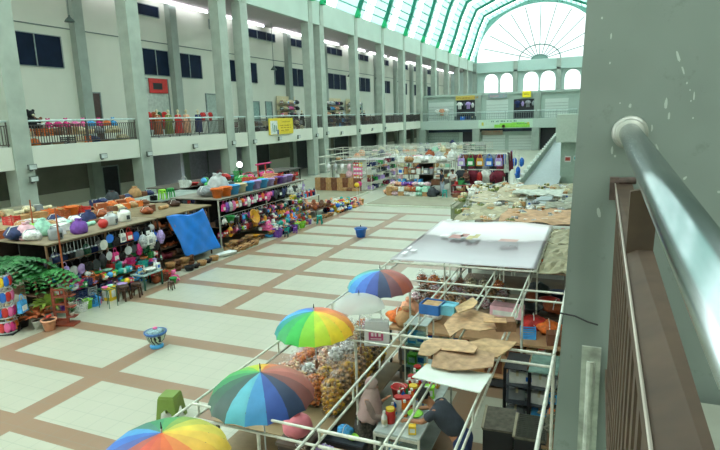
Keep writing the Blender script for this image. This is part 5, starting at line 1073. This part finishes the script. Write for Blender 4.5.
thing('basin','lime',(-2.2,6.85,1.02),0,.5,'bright lime plastic bowl on the glass counter'); thing('bucket','red',(-2.62,7.35,.94),0,.75,'red bucket on the glass counter'); thing('smallbox','yellow',(-2.15,6.55,.94),.3,.6,'small yellow packet near the seller hands')
# middle dark shelving
r=E('display_cabinet',(-2.72,8.75,0),0,'glass and steel display cabinet holding blue and yellow packs','cabinet')
for sx in(-.2,.2):
    for sy in(-.2,.2): MB().box(sx,sy,0,.025,.025,1.7).build('post',m_steelw,r)
for z in(.5,.9,1.3,1.68): MB().bx(-.2,.2,-.2,.2,z,z+.015).build('shelf',mat('#b9c8c4',.3),r)
MB().bx(-.2,.2,-.205,-.2,.5,1.68).build('glass_front',glassmat('#d8ece8',.15),r)
for z,c in((.515,'yellow'),(.915,'lime'),(1.315,'sky blue')): row(['smallbox'],[c,'white'],8.7,-2.9,-2.55,z,'%s level of the glass and steel cabinet'%('lower' if z<.6 else 'middle' if z<1 else 'upper'),axis='x',s=.95)
# back counter with brown top
table('wooden_counter','long brown topped counter crossing under the pipes','counter',-3.75,-.35,9.95,10.95,1.0,top='#b59069',leg='#2c2a28',shelf=[.25,.62],th=.05)
MB().bx(-1.7,1.7,-.46,-.44,.05,.2).build('kick_board',cm('charcoal'),bpy.data.objects['wooden_counter'])
row(['box','smallbox','jar'],['white','rust','brown','blue','cream'],10.25,-3.6,-.5,.62,'middle shelf of the brown topped counter',axis='x',gap=1.1)
row(['box'],['tan','brown','grey'],10.25,-3.6,-.5,.25,'bottom shelf of the brown topped counter',axis='x',gap=1.1)
for k_,c,x,y,s,lb in [('bundle','orange',-3.75+.1,10.3,1.1,'orange bundle at the left end of the brown counter'),('sack','tan',-3.4,10.1,.75,'tan tall sack at the left end of the brown counter'),('sack','peach',-3.5,10.6,.8,'peach coloured sack behind the tan one'),('bundle','white',-3.0,10.6,.8,'white bundle right of the sacks'),('box','pale pink',-1.6,10.7,1.0,'pale pink square carton on the brown counter'),('bundle','red',-1.0,10.75,1.1,'red bundle on the brown counter right of the pale pink cartons'),('bundle','orange',-.7,10.6,1.0,'orange bundle at the right end of the brown counter'),('crate','sky blue',-1.05,10.3,.7,'sky blue crate between the red and orange bundles'),('box','brown',-.55,10.15,.9,'small brown carton at the right end of the counter')]:
    thing(k_,c,(x,y,1.0),.15,s,lb)
tag(MB().box(0,0,0,.62,.3,.22).mi(1).box(0,-.152,.04,.5,.004,.1).build('pink_carton',[cm('pale pink',.6),cm('white')],loc=(-1.5,10.7,1.24),rz=-.1),'long pale pink carton with a white strip stacked on the square one','box')
table('krupuk_counter','pale counter of loose cracker bags beneath the banner front edge','counter',-3.9,-1.5,11.5,13.0,.95,top='#b7a488',shelf=[.4])
for j,y in enumerate((11.75,12.1,12.5,12.8)):
    row(['plasticbag'],['peach','rust','orange','pale pink','tan','brown'],y,-3.85,-1.6,.95,'%s line of bags under the banner'%['front','second','third','back'][j],axis='x',gap=.95,s=.9)
row(['plasticbag'],['peach','rust','orange','cream'],12.0,-3.8,-1.7,1.32,'upper heap of bags under the banner',axis='x',gap=1.05,s=.9)
table('goods_counter','dark counter of cases under the right of the banner','counter',-1.4,-.4,11.5,13.4,1.0,top='#4a3a30',shelf=[.4])
for j,y in enumerate((11.8,12.4,13.0)): row(['box','bundle','pot','basin'],['rust','navy','brown','grey','red','charcoal'],y,-1.35,-.5,1.0,'%s row of cases under the banner'%['front','middle','back'][j],axis='x',gap=1.)
# right hand shelf and black cases near the pillar
r=E('black_shelf',(-.82,8.75,0),0,'black shelf unit with a dusty glass top beside the near pillar','shelf')
for sx in(-.38,0,.36):
    for sy in(-.3,.3): MB().box(sx,sy,0,.05,.05,1.2).build('post',cm('black'),r)
for z in(.3,.6,.9): MB().bx(-.4,.38,-.32,.32,z,z+.02).build('shelf',cm('charcoal'),r)
MB().bx(-.02,.42,-.36,.36,1.2,1.22).build('glass_top',mat('#6f8a80',.15,noise=.2),r); MB().bx(-.4,-.05,-.32,.32,1.18,1.2).build('shelf_top',cm('black'),r)
for z,p in((.32,'lowest'),(.62,'middle'),(.92,'top')): row(['box','smallbox'],['white','grey','sky blue'],8.62,-1.15,-.5,z,'%s level of the black shelf unit'%p,axis='x',s=.75)
thing('crate','sky blue',(-.95,9.45,1.0),0,.8,'light blue crate behind the black shelf unit') if 0 else None
def blackcase(x,y,label,rib,rz=0):
    r=E('equipment_case',(x,y,0),rz,label,'case')
    MB().bx(-.2,.2,-.3,.3,0,.93).build('case_body',mat('#15171c',.5),r); MB().bx(-.21,.21,-.31,.31,.93,.96).build('case_lid',mat('#5a564a',.85,noise=.25,scale=14),r)
    MB().bx(-.225,-.19,-.31,.31,.955,.975).build('edge_strip',mat('#9a927a',.7),r)
    if rib:
        mb=MB(); [mb.bx(-.17,.19,-.29+k*.05,-.27+k*.05,.955,.985) for k in range(12)]; mb.build('ridges',mat('#3f4038',.8),r)
    return r
blackcase(-1.1,7.3,'tall black case with a dusty flat lid near the pillar',False,.08); blackcase(-.66,7.22,'tall black case with a ridged lid next to the pillar',True,.05)
cbm=MB(); rd=random.Random(8)
for k in range(9):
    x,y,z=-.45+rd.uniform(-.05,.05),7.3,1.02; pts=[(x,y,z)]
    for q in range(7): x+=rd.uniform(-.07,.09); y+=rd.uniform(-.12,.14); z+=rd.uniform(-.05,.07); pts.append((x,y,max(.95,z)))
    cbm.path(pts,.012,5)
tag(cbm.build('cable_tangle',mat('#6a6a5a',.7)),'tangle of grey cables on the ridged black case beside the pillar','cable')
thing('smallbox','orange',(-.42,7.62,.97),.2,.45,'small orange packet beside the cable tangle')
table('cable_table','brown plank table holding the cables next to the pillar','table',-.5,-.12,6.9,7.9,.9,top='#8a6a4c')
# ================================================================== MIDDLE DISTANCE
def pen(x0,x1,y0,y1,h,label,cols=4,group='white mesh pens'):
    r=E('mesh_pen',((x0+x1)/2,(y0+y1)/2,0),0,label,'pen',group); a,b=(x1-x0)/2,(y1-y0)/2
    for sx in(-1,1):
        for sy in(-1,1): MB().rod((sx*a,sy*b,0),(sx*a,sy*b,h),.035,n=6).build('post',m_steelw,r)
    for zz in(h,h-.55):
        MB().path([(-a,-b,zz),(a,-b,zz),(a,b,zz),(-a,b,zz),(-a,-b,zz)],.028,5).build('rail',m_steelw,r)
    mb=MB()
    for k in range(1,int(2*a/.45)): mb.rod((-a+k*.45,-b,h-.55),(-a+k*.45,-b,h),.012,n=4)
    for k in range(1,int(2*b/.45)): mb.rod((a,-b+k*.45,h-.55),(a,-b+k*.45,h),.012,n=4)
    mb.build('mesh_panel',m_steelw,r); return r
pen(-18.8,-15.0,36.2,42.5,2.45,'white railed shelf store behind the brown carton wall')
r=E('storage_shelf',(-15.1,39.4,0),0,'long white metal shelf along the right side of the railed store','shelf')
for z in(.05,.6,1.15,1.7): MB().bx(-.35,.35,-2.9,2.9,z,z+.04).build('shelf',m_steelw,r)
for y in(-2.9,-1,1,2.9): MB().box(.33,y,0,.05,.05,1.9).build('post',m_steelw,r)
for z,p in((.09,'lowest'),(.64,'second'),(1.19,'third'),(1.74,'top')): row(['box','smallbox','basin','crate'],['charcoal','white','navy','lilac','grey','wine','green'],-14.95,36.6,42.2,z,'%s level of the long white shelf'%p,s=1.1,gap=1.05)
tag(MB().bx(-1.9,1.9,-.9,.9,0,.03).build('roof_sheet',mat('#b3aeb0',.6),loc=(-17.0,41.,1.9)),'pale lilac roof sheet inside the railed store','board')
for z,p in((0,'floor'),(.33,'second'),(.66,'third')): row(['box'],['tan','brown'],35.9,-18.9,-15.3,z,'%s course of the brown carton wall'%p,axis='x',s=1.35,gap=1.02)
row(['box'],['tan','brown'],35.5,-16.6,-15.4,0,'short front course of cartons',axis='x',s=1.3)
row(['net'],['white','silver','pale pink'],36.1,-18.2,-15.6,2.1,'rail of white bundles over the cartons',axis='x',s=1.3,gap=1.5)
for i,(z) in enumerate((.9,1.2,1.5,1.8)): row(['smallbox'],['pink','yellow','orange','red'],36.0,-15.9,-15.2,z,'%s tier of the colourful packet display'%['lowest','second','third','top'][i],axis='x',s=1.3)
PENS=[(-22,-14.2,44,47.5,2.5),(-22,-14,49,52.5,2.3),(-22.5,-13,54,58,2.1),(-22.5,-13,60,64,1.9),(-19,-12,66,70,1.7),(-13.2,-9,45,48,1.9)]
for i,(a,b,c,d,h) in enumerate(PENS):
    pen(a,b,c,d,h,'%s white railed pen in the %s block of the far market'%(onth(i if i<5 else i-5),['left','right'][i>4]))
    for j,z in enumerate((.0,1.5)):
        if j: table('display_table','goods table inside the %s pen of the %s far block'%(onth(i if i<5 else i-5),['left','right'][i>4]),'table',a+.3,b-.3,c+.3,c+1.3,1.5,top='#8f8a7c')
        row(['bundle','box','sack','crate','basin'],['white','cream','grey','tan','mint','peach','pale pink','navy','silver'],c+.75,a+.5,b-.5,z,'%s row of the %s %s far pen'%(['floor','upper'][j],onth(i if i<5 else i-5),['left','right'][i>4]),axis='x',s=1.25,gap=1.15,jx=.15)
# sack and carton stall
stall('open stall of cartons and white sacks facing the olive platform',-12.7,-9.3,35.8,39.5,2.05,roof='#9a958a',shelves=(.6,1.3),post='#6a6055',metal=True,back='#4a3c34')
row(['box','bundle'],['white','white','tan'],36.2,-12.6,-9.3,2.09,'roof line of the sack stall',axis='x',s=1.55,gap=.95,jx=.1)
row(['bundle'],['white','pale pink','grey'],36.9,-12.4,-9.3,2.09,'back roof line of the sack stall',axis='x',s=1.7,gap=.95,jx=.1)
row(['smallbox','jar','bottle'],['white','brown','tan','red','grey'],36.0,-12.5,-9.4,1.3,'upper shelf of the sack stall',axis='x',s=2.0)
row(['box','basin'],['navy','teal','brown','sky blue'],36.0,-12.5,-9.4,.6,'lower shelf of the sack stall',axis='x',s=1.5)
for z,p in((0,'floor'),(.3,'second')): row(['box','bundle'],['mint','tan','white','rust','pale pink'],34.7,-12.9,-9.7,z,'%s line before the sack stall'%p,axis='x',s=1.15,gap=.95)
row(['sack','bundle'],['white','mint','pink','cream','red','charcoal'],35.2,-12.9,-9.5,0,'sack line before the sack stall',axis='x',s=1.35,gap=.85,jx=.12)
row(['bundle'],['pale pink','white','peach','purple'],35.1,-12.8,-9.8,.62,'bundle line atop the sacks',axis='x',s=1.0,gap=.9,jx=.12)
row(['bundle','sack'],['peach','cream','tan'],-13.1,35.0,38.5,0,'left side heap of the sack stall',s=1.2)
thing('stool','teal',(-8.85,34.3,0),.2,1.1,'teal stool beside the distant standing person')
thing('sack','charcoal',(-9.75,34.6,0),0,1.2,'big charcoal sack left of the distant standing person')
# bag stall
stall('bag and clothes stall with colourful bags on its top rail',-8.7,-5.4,36.3,41,2.65,roof=None,shelves=(),metal=True,back=None,hang=())
for z in(2.65,1.6): tag(MB().rod((-8.7,36.3,z),(-5.4,36.3,z),.03).build('hanging_rail_bar',m_steelw),'%s cross bar of the bag and clothes stall'%('upper' if z>2 else 'lower'),'pipe')
row(['hangbag'],['pink','silver','amber','lilac','green','blue'],36.2,-8.5,-5.6,2.63,'top bag rail of the bag stall',axis='x',s=1.85,gap=1.12,rz=-pi/2)
row(['shirt','net'],['grey','charcoal','red','brown','white','wine'],36.25,-8.5,-5.6,1.58,'clothes rail of the bag stall',axis='x',s=1.5,gap=.7,rz=-pi/2)
row(['shirt','dress'],['white','wine','charcoal','lilac','navy','blue'],-5.5,36.6,40.6,2.6,'side rail of the bag stall',s=1.1,gap=.9)
row(['shirt','dress'],['grey','pink','wine','white','brown'],37.6,-8.5,-5.7,2.5,'back rail of the bag stall',axis='x',gap=.9,rz=-pi/2)
tag(MB().bx(-1.6,1.6,-.03,.03,0,2.45).build('darkening_sheet',mat('#3f3a40',.9,noise=.4,scale=3),loc=(-7.05,38.2,0)),'dark sheet added to darken the stall behind the hanging bags','cloth')  # dark sheet added to deepen the darkness inside the stall
row(['shirt','net','dress','broom'] if 0 else ['shirt','net'],['brown','grey','tan','charcoal','olive','navy'],37.2,-8.5,-5.7,1.5,'second clothes rail of the bag stall',axis='x',s=1.3,gap=.6,rz=-pi/2)
row(['bundle','sack','box'],['tan','navy','charcoal','pink','brown','silver'],36.6,-8.6,-5.6,0,'floor goods under the bag stall',axis='x',s=1.3,gap=.85)
row(['bundle','net','roll'] if 0 else ['bundle','roll','sack'],['white','tan','pale pink','grey','rust','mint'],40.5,-13.,-9.4,1.9,'rear heap behind the sack stall',axis='x',s=1.4,gap=.85)
table('display_table','tall goods table behind the sack stall','table',-13.1,-9.3,40,41.2,1.9,top='#8f8a7c')
table('red_table','red topped table of wares before the bag stall','table',-8.5,-7.3,34.6,35.4,.75,top='#a8323a',leg='#5a2a24',shelf=[.3])
table('brown_table','brown table of bowls beside the red table','table',-7.2,-5.9,34.7,35.5,.72,top='#6a4a34',shelf=[.3])
row(['bowls','basket','bowl'],['green','red','brown','cream'],35.0,-8.4,-7.4,.75,'wares on the red table',axis='x')
row(['bundle','basin','ball'],['pink','white','lilac','sky blue'],35.1,-7.1,-6.0,.72,'wares on the brown table',axis='x',s=1.1)
thing('basin','blue',(-6.5,34.2,0),0,1.7,'deep blue wide basin on the floor below the brown table'); thing('box','brown',(-8.1,34.3,0),0,1.2,'brown carton under the front of the red table')
row(['bundle','plush'],['pink','white','silver'],35.9,-6.6,-5.2,.9,'patterned bundles by the lower rail',axis='x',s=1.1) if 0 else None
r=E('goods_stand',(-5.6,44.5,0),0,'stand of blue bags and basins by the foot of the ramp','stand'); 
MB().rod((0,0,0),(0,0,2.0),.05).build('pole',m_steelw,r); MB().box(0,0,0,.6,.6,.05).build('base',m_steelw,r)
for i,(z,dx) in enumerate([(1.9,-.3),(1.9,.3),(1.2,0)]): thing('net','blue',(-5.6+dx*.9,44.3,z),0,1.6,'blue bundle hanging %s on the blue stand'%['at the upper left','at the upper right','in the middle'][i])
thing('tub','blue',(-5.5,44.0,.05),0,1.5,'large blue tub at the foot of the blue stand')
# ================================================================== LEFT GALLERY GOODS
Z2=4.3
def drack(x,y0,y1,label):
    r=E('clothes_rack',(x,(y0+y1)/2,Z2),0,label,'rack'); b=(y1-y0)/2
    for s in(-1,1): MB().rod((0,s*b,0),(0,s*b,1.6),.025).rod((-.3,s*b,0),(.3,s*b,0),.025).build('upright',cm('silver',metal=.4),r)
    MB().rod((0,-b,1.6),(0,b,1.6),.025).build('rail',cm('silver',metal=.4),r); return r
def mannequin(x,y,label,c):
    r=E('mannequin',(x,y,Z2),0,label,'mannequin')
    MB().rod((0,0,0),(0,0,.8),.03).lathe([(.2,0),(.2,.03),(0,.04)]).build('stand',cm('charcoal'),r)
    MB().lathe([(.14,.75),(.17,.9),(.13,1.1),(.19,1.35),(.17,1.45),(.05,1.5),(.05,1.56)],n=14,sx=.8,sy=1.15).ball(0,0,1.68,.09,.085,.12).build('body_form',cm('cream'),r,True)
    mb=MB(); mb.grid(lambda u,v:((.16+.13*v+.01*sin(u*40))*cos(2*pi*u)*.85,(.22+.1*v)*sin(2*pi*u),1.46-1.2*v+.0),22,8); mb.rod((0,.2,1.42),(.05,.3,.95),.07,.06).rod((0,-.2,1.42),(.05,-.3,.95),.07,.06); mb.build('garment',cm(c,.85,noise=.2),r,True)
G='gallery edge before the %s bay'
drack(-26.2,26.2,29.2,'clothes rack on the gallery between the second and third pillars'); row(['dress'],['rust','dark green','cream','olive','red','pale pink'],-26.15,26.3,29.1,Z2+1.7,'rack beside the second pillar',gap=.85)
for i,(y,c,lb) in enumerate([(26.4,'charcoal','dark dressed mannequin just right of the second pillar'),(27.4,'rust','rust dressed mannequin behind the gallery balustrade'),(28.4,'olive','olive dressed mannequin behind the gallery balustrade'),(29.3,'red','red dressed mannequin behind the gallery balustrade'),(30.1,'peach','peach dressed mannequin behind the gallery balustrade'),(31.3,'navy','navy dressed mannequin near the third pillar')]): mannequin(-25.4,y,lb,c)
drack(-25.4,31.7,32.6,'small rack of pale shirts left of the third pillar'); row(['shirt'],['white','silver','red'],-25.4,31.7,32.6,Z2+1.6,'small rack left of the third pillar',gap=.5)
thing('hangball','pink',(-26.0,26.2,7.2),0,2.2,'large pink ball hanging on the gallery beside the second pillar')
tag(MB().bx(0,.05,-.9,.9,0,1.0).mi(1).bx(.05,.06,-.55,.35,.25,.7).build('wall_sign',[cm('red',.6),cm('black')],loc=(XB+.1,31.6,7.35)),'red sign with a dark print above the shop door on the gallery','sign')
row(['basket','crate','wicker','bundle','basin'],['brown','orange','sky blue','cream','tan','navy','charcoal'],-25.0,18.2,24.4,Z2+.02,'floor line of the first gallery bay',s=1.5)
row(['basket','wicker','bundle','crate'],['orange','brown','tan','cream','grey'],-25.1,18.2,24.3,Z2+.5,'upper line of the first gallery bay',s=1.4)
row(['plush','bundle'],['orange','white','pink','magenta','blue','sky blue'],-25.15,18.4,24.3,Z2+.9,'toy line of the first gallery bay',s=1.1,gap=1.3)
thing('plush','black',(-25.0,18.6,Z2+.9),0,2.1,'big black plush figure right of the first pillar'); thing('plush','brown',(-25.2,19.1,Z2+.5),0,2.2,'big brown plush figure next to the black one')
row(['crate','bundle'],['navy','lilac','red'],-25.2,22.4,24.3,Z2+.6,'blue goods left of the second pillar',s=1.2,gap=1.05) if 0 else None
for i,(y0,y1,cc) in enumerate([(33.9,35.2,['wine','navy','charcoal']),(36.6,45.5,['charcoal','brown','grey','black','wine','cream']),(49,55.9,['charcoal','black','navy','brown','sky blue']),(57.2,64,['charcoal','black','brown','grey']),(65.2,72,['charcoal','black','grey']),(73.2,80,['charcoal','grey','black'])]):
    row(['box','crate','bundle','basket'],cc,-25.0,y0,y1,Z2+.02,'lower goods behind the %s balustrade'%onth(i+2),s=1.5 if i<3 else 1.9,gap=1.25)
    row(['box','crate','bundle'],cc,-25.05,y0,y1,Z2+.5,'upper goods behind the %s balustrade'%onth(i+2),s=1.4 if i<3 else 1.8,gap=1.3)
for i,(y0,y1) in enumerate([(47.3,50.8),(56.8,62.0),(63.5,68)]):
    r=E('shop_display',(-28.5,(y0+y1)/2,Z2),0,'crowded wall display in the %s upper gallery shop'%onth(i),'display'); b=(y1-y0)/2
    MB().bx(-.3,-.25,-b,b,0,3.2).build('back_panel',cm('cream',.8),r)
    for z in(.6,1.2,1.8,2.4): MB().bx(-.3,.1,-b,b,z,z+.04).build('shelf',m_steelw,r)
    for j,z in enumerate((.64,1.24,1.84,2.44)): row(['bundle','smallbox','shoe','hangbag'] if 0 else ['smallbox','bundle','jar'],['cream','charcoal','brown','white','navy','pink','peach','black','sky blue'],-28.4,y0+.1,y1-.1,Z2+z,'%s shelf of the %s gallery shop'%(['lowest','second','third','top'][j],onth(i)),s=1.5,gap=1.0)
    for j in range(2): mannequin(-27.3,y0+1+j*1.2,'dark dressed mannequin %s in front of the %s gallery shop'%(['left','right'][j],onth(i)),'black')
# far balcony goods
row(['shirt'],['rust','white','brown','wine','charcoal','peach'],80.9,-22.2,-19.9,6.05,'clothes rail at the left of the far balcony',axis='x',s=1.6,gap=.8,rz=-pi/2)
tag(MB().rod((-22.3,80.9,6.05),(-19.7,80.9,6.05),.03).rod((-22.3,80.9,4.3),(-22.3,80.9,6.05),.03).rod((-19.7,80.9,4.3),(-19.7,80.9,6.05),.03).build('clothes_rack',cm('silver')),'clothes rack at the left of the far balcony','rack')
row(['box','dress','crate'] if 0 else ['crate','box'],['navy','charcoal','blue'],80.8,-19.2,-15.9,4.32,'dark goods on the far balcony',axis='x',s=2.2,gap=1.)
row(['shirt','net'],['lilac','wine','rust','white','charcoal'],81.3,-19.1,-16,6.9,'hanging wares in the far dark shop',axis='x',s=1.6,gap=1.,rz=-pi/2)
row(['shirt','net'],['lilac','navy','purple','grey'],81.3,-11.0,-8.1,6.8,'hanging wares in the far right shop',axis='x',s=1.5,gap=1.2,rz=-pi/2)
# banners and signs
def sign(name,label,x,y,z,w,h,base,parts,axis='y'):
    r=E(name,(x,y,z),0,label,'sign'); mb=MB(); mb.bx(-w/2,w/2,-.03,0,0,h); mb.build('board',mat(base,.5,noise=.06),r)
    for c,rects in parts:
        mb=MB(); [mb.bx(a*w-w/2,b*w-w/2,-.036-.002*i,-.03,c_*h,d*h) for i,(a,b,c_,d) in enumerate(rects)]; mb.build('printed_marks',mat(c,.5),r)
    if axis=='x': r.rotation_euler[2]=pi/2
    return r
rd=random.Random(2)
def scribble(x0,x1,y0,y1,n=9):
    out=[]; w_=(x1-x0)/n
    for i in range(n):
        if rd.random()<.85: out.append((x0+i*w_,x0+i*w_+w_*.55,y0,y0+(y1-y0)*rd.uniform(.6,1)))
    return out
sign('banner','yellow banner with a white picture panel hung on the left gallery balustrade',XW+.02,40.2,4.05,3.85,1.3,'#e0c832',[('#dfe4e2',[(.06,.34,.02,.85)]),('#5f8f7a',[(.13,.17,.2,.7),(.2,.24,.15,.6),(.27,.3,.2,.55)]),('#2f5fa8',[(.31,.38,.0,.3)]),('#b0902a',scribble(.44,.92,.74,.82,10)+scribble(.44,.9,.52,.58,12)+scribble(.44,.9,.38,.43,12)+scribble(.44,.8,.22,.27,9))],'x')
sign('banner','white and green printed banner across the far balcony front',-12.0,YB-.04,3.15,7.4,1.15,'#bfd8c4',[('#8fd84a',[(.3,.95,.02,.4),(.4,.9,.38,.55),(.62,.85,.5,.62)]),('#e07a68',[(.44,.5,.04,.3)]),('#3f6f66',scribble(.24,.72,.7,.9,16)+scribble(.72,.95,.4,.5,8)),('#c9c24a',[(.06,.1,.3,.7),(.9,.94,.3,.6)])])
sign('shop_sign','amber lettered sign above the left far shop',-17.5,YB+1.25,7.2,3.6,.6,'#c9b25a',[('#a8862f',scribble(.06,.94,.25,.75,14))])
sign('shop_sign','grey blue sign with pink lettering above the middle far shutter',-13.3,YB+1.25,7.25,2.6,.62,'#8fa0a4',[('#c99aa0',scribble(.12,.88,.3,.8,10))])
sign('shop_sign','bright yellow square sign above the right far shop',-9.35,YB+1.25,7.2,1.15,.85,'#f0dc1e',[('#b8902a',scribble(.2,.8,.35,.6,6))])
sign('shop_sign','faded brown sign above the ground floor far shutter',-14.0,YB+1.2,2.15,3.0,.62,'#a0907c',[('#b86a58',scribble(.1,.9,.6,.85,12))])
sign('wall_sign','small red lettered notice on the far landing pillar',-1.95,42.96,1.55,.42,.42,'#d8d0cc',[('#b8483c',[(.1,.9,.2,.8)])])
sign('wall_sign','small teal lettered notice on the far landing pillar',-1.35,42.96,1.65,.42,.36,'#d0dcd8',[('#4fa8a8',[(.1,.9,.2,.7)])])
# ================================================================== NEAR RAILING beside the camera
r=E('near_railing',(0,0,0),0,'chrome handrail on brown steel balusters right beside the camera','railing')
mch=mat('#93a0a0',.24,metal=1.,noise=.08,scale=5); mbr=mat('#4a3b2c',.75,noise=.2,scale=14)
D=(on(592,67,1,1.)-Vector((0,0,H))).normalized(); A=on(630,133,1,YP-.01); B=A-D*1.75
MB().rod(A,B,.031,n=24).build('handrail',mch,r,True)
nrm=(A-B).normalized()
MB().rod(A-nrm*.012,A+nrm*.02,.05,.052,n=24).rod(A-nrm*.022,A-nrm*.01,.04,.045,n=24).build('flange',mat('#9fa59c',.4,metal=.5,noise=.2),r,True)
L1,R1=on(615,183,1,YP),on(632,183,1,YP); L2,R2=on(652,462,1,.5),on(717,455,1,.5); L3,R3=L2+(L2-L1)*.25,R2+(R2-R1)*.25
dn_=Vector((0,0,-.035)); MB().add([L1,R1,R3,L3,L1+dn_,R1+dn_,R3+dn_,L3+dn_],[(0,1,2,3),(7,6,5,4),(0,3,7,4),(1,5,6,2),(0,4,5,1),(3,2,6,7)]).build('flat_bar',mbr,r)
up_=Vector((0,0,.003)); MB().rod(L1+up_,L3+up_,.0022,n=6).build('edge_highlight',mat('#b8b0a4',.4,metal=.4),r)  # highlight along the bar edge, built in as a thin pale rod
Pm=L1.lerp(L2,.55); Qm=R1.lerp(R2,.55); tp=Vector((.004,0,.12)); MB().add([Pm+Vector((.002,0,0)),Qm,Qm+tp,Pm+tp]+[v+Vector((0,.02,0)) for v in (Pm+Vector((.002,0,0)),Qm,Qm+tp,Pm+tp)],[(0,1,2,3),(7,6,5,4),(0,3,7,4),(1,5,6,2),(3,2,6,7)]).build('post',mbr,r)
MB().rod(L1+Vector((-.012,-.02,.008)),R1+Vector((.01,-.02,.01)),.011,n=10).bx(L1.x-.015,L1.x+.01,YP-.03,YP,L1.z-.05,L1.z+.02).build('end_bracket',mat('#5a4a44',.6,noise=.3,scale=30),r)
for k in range(20): y=.22+k*.085; b_=L1.lerp(L2,(YP-y)/(YP-.5)); MB().bx(b_.x+.006,b_.x+.03,y-.018,y+.018,4.34,b_.z-.03).build('baluster',mbr,r)
MB().bx(.058,.112,.12,YP,4.31,4.345).build('bottom_bar',mbr,r)
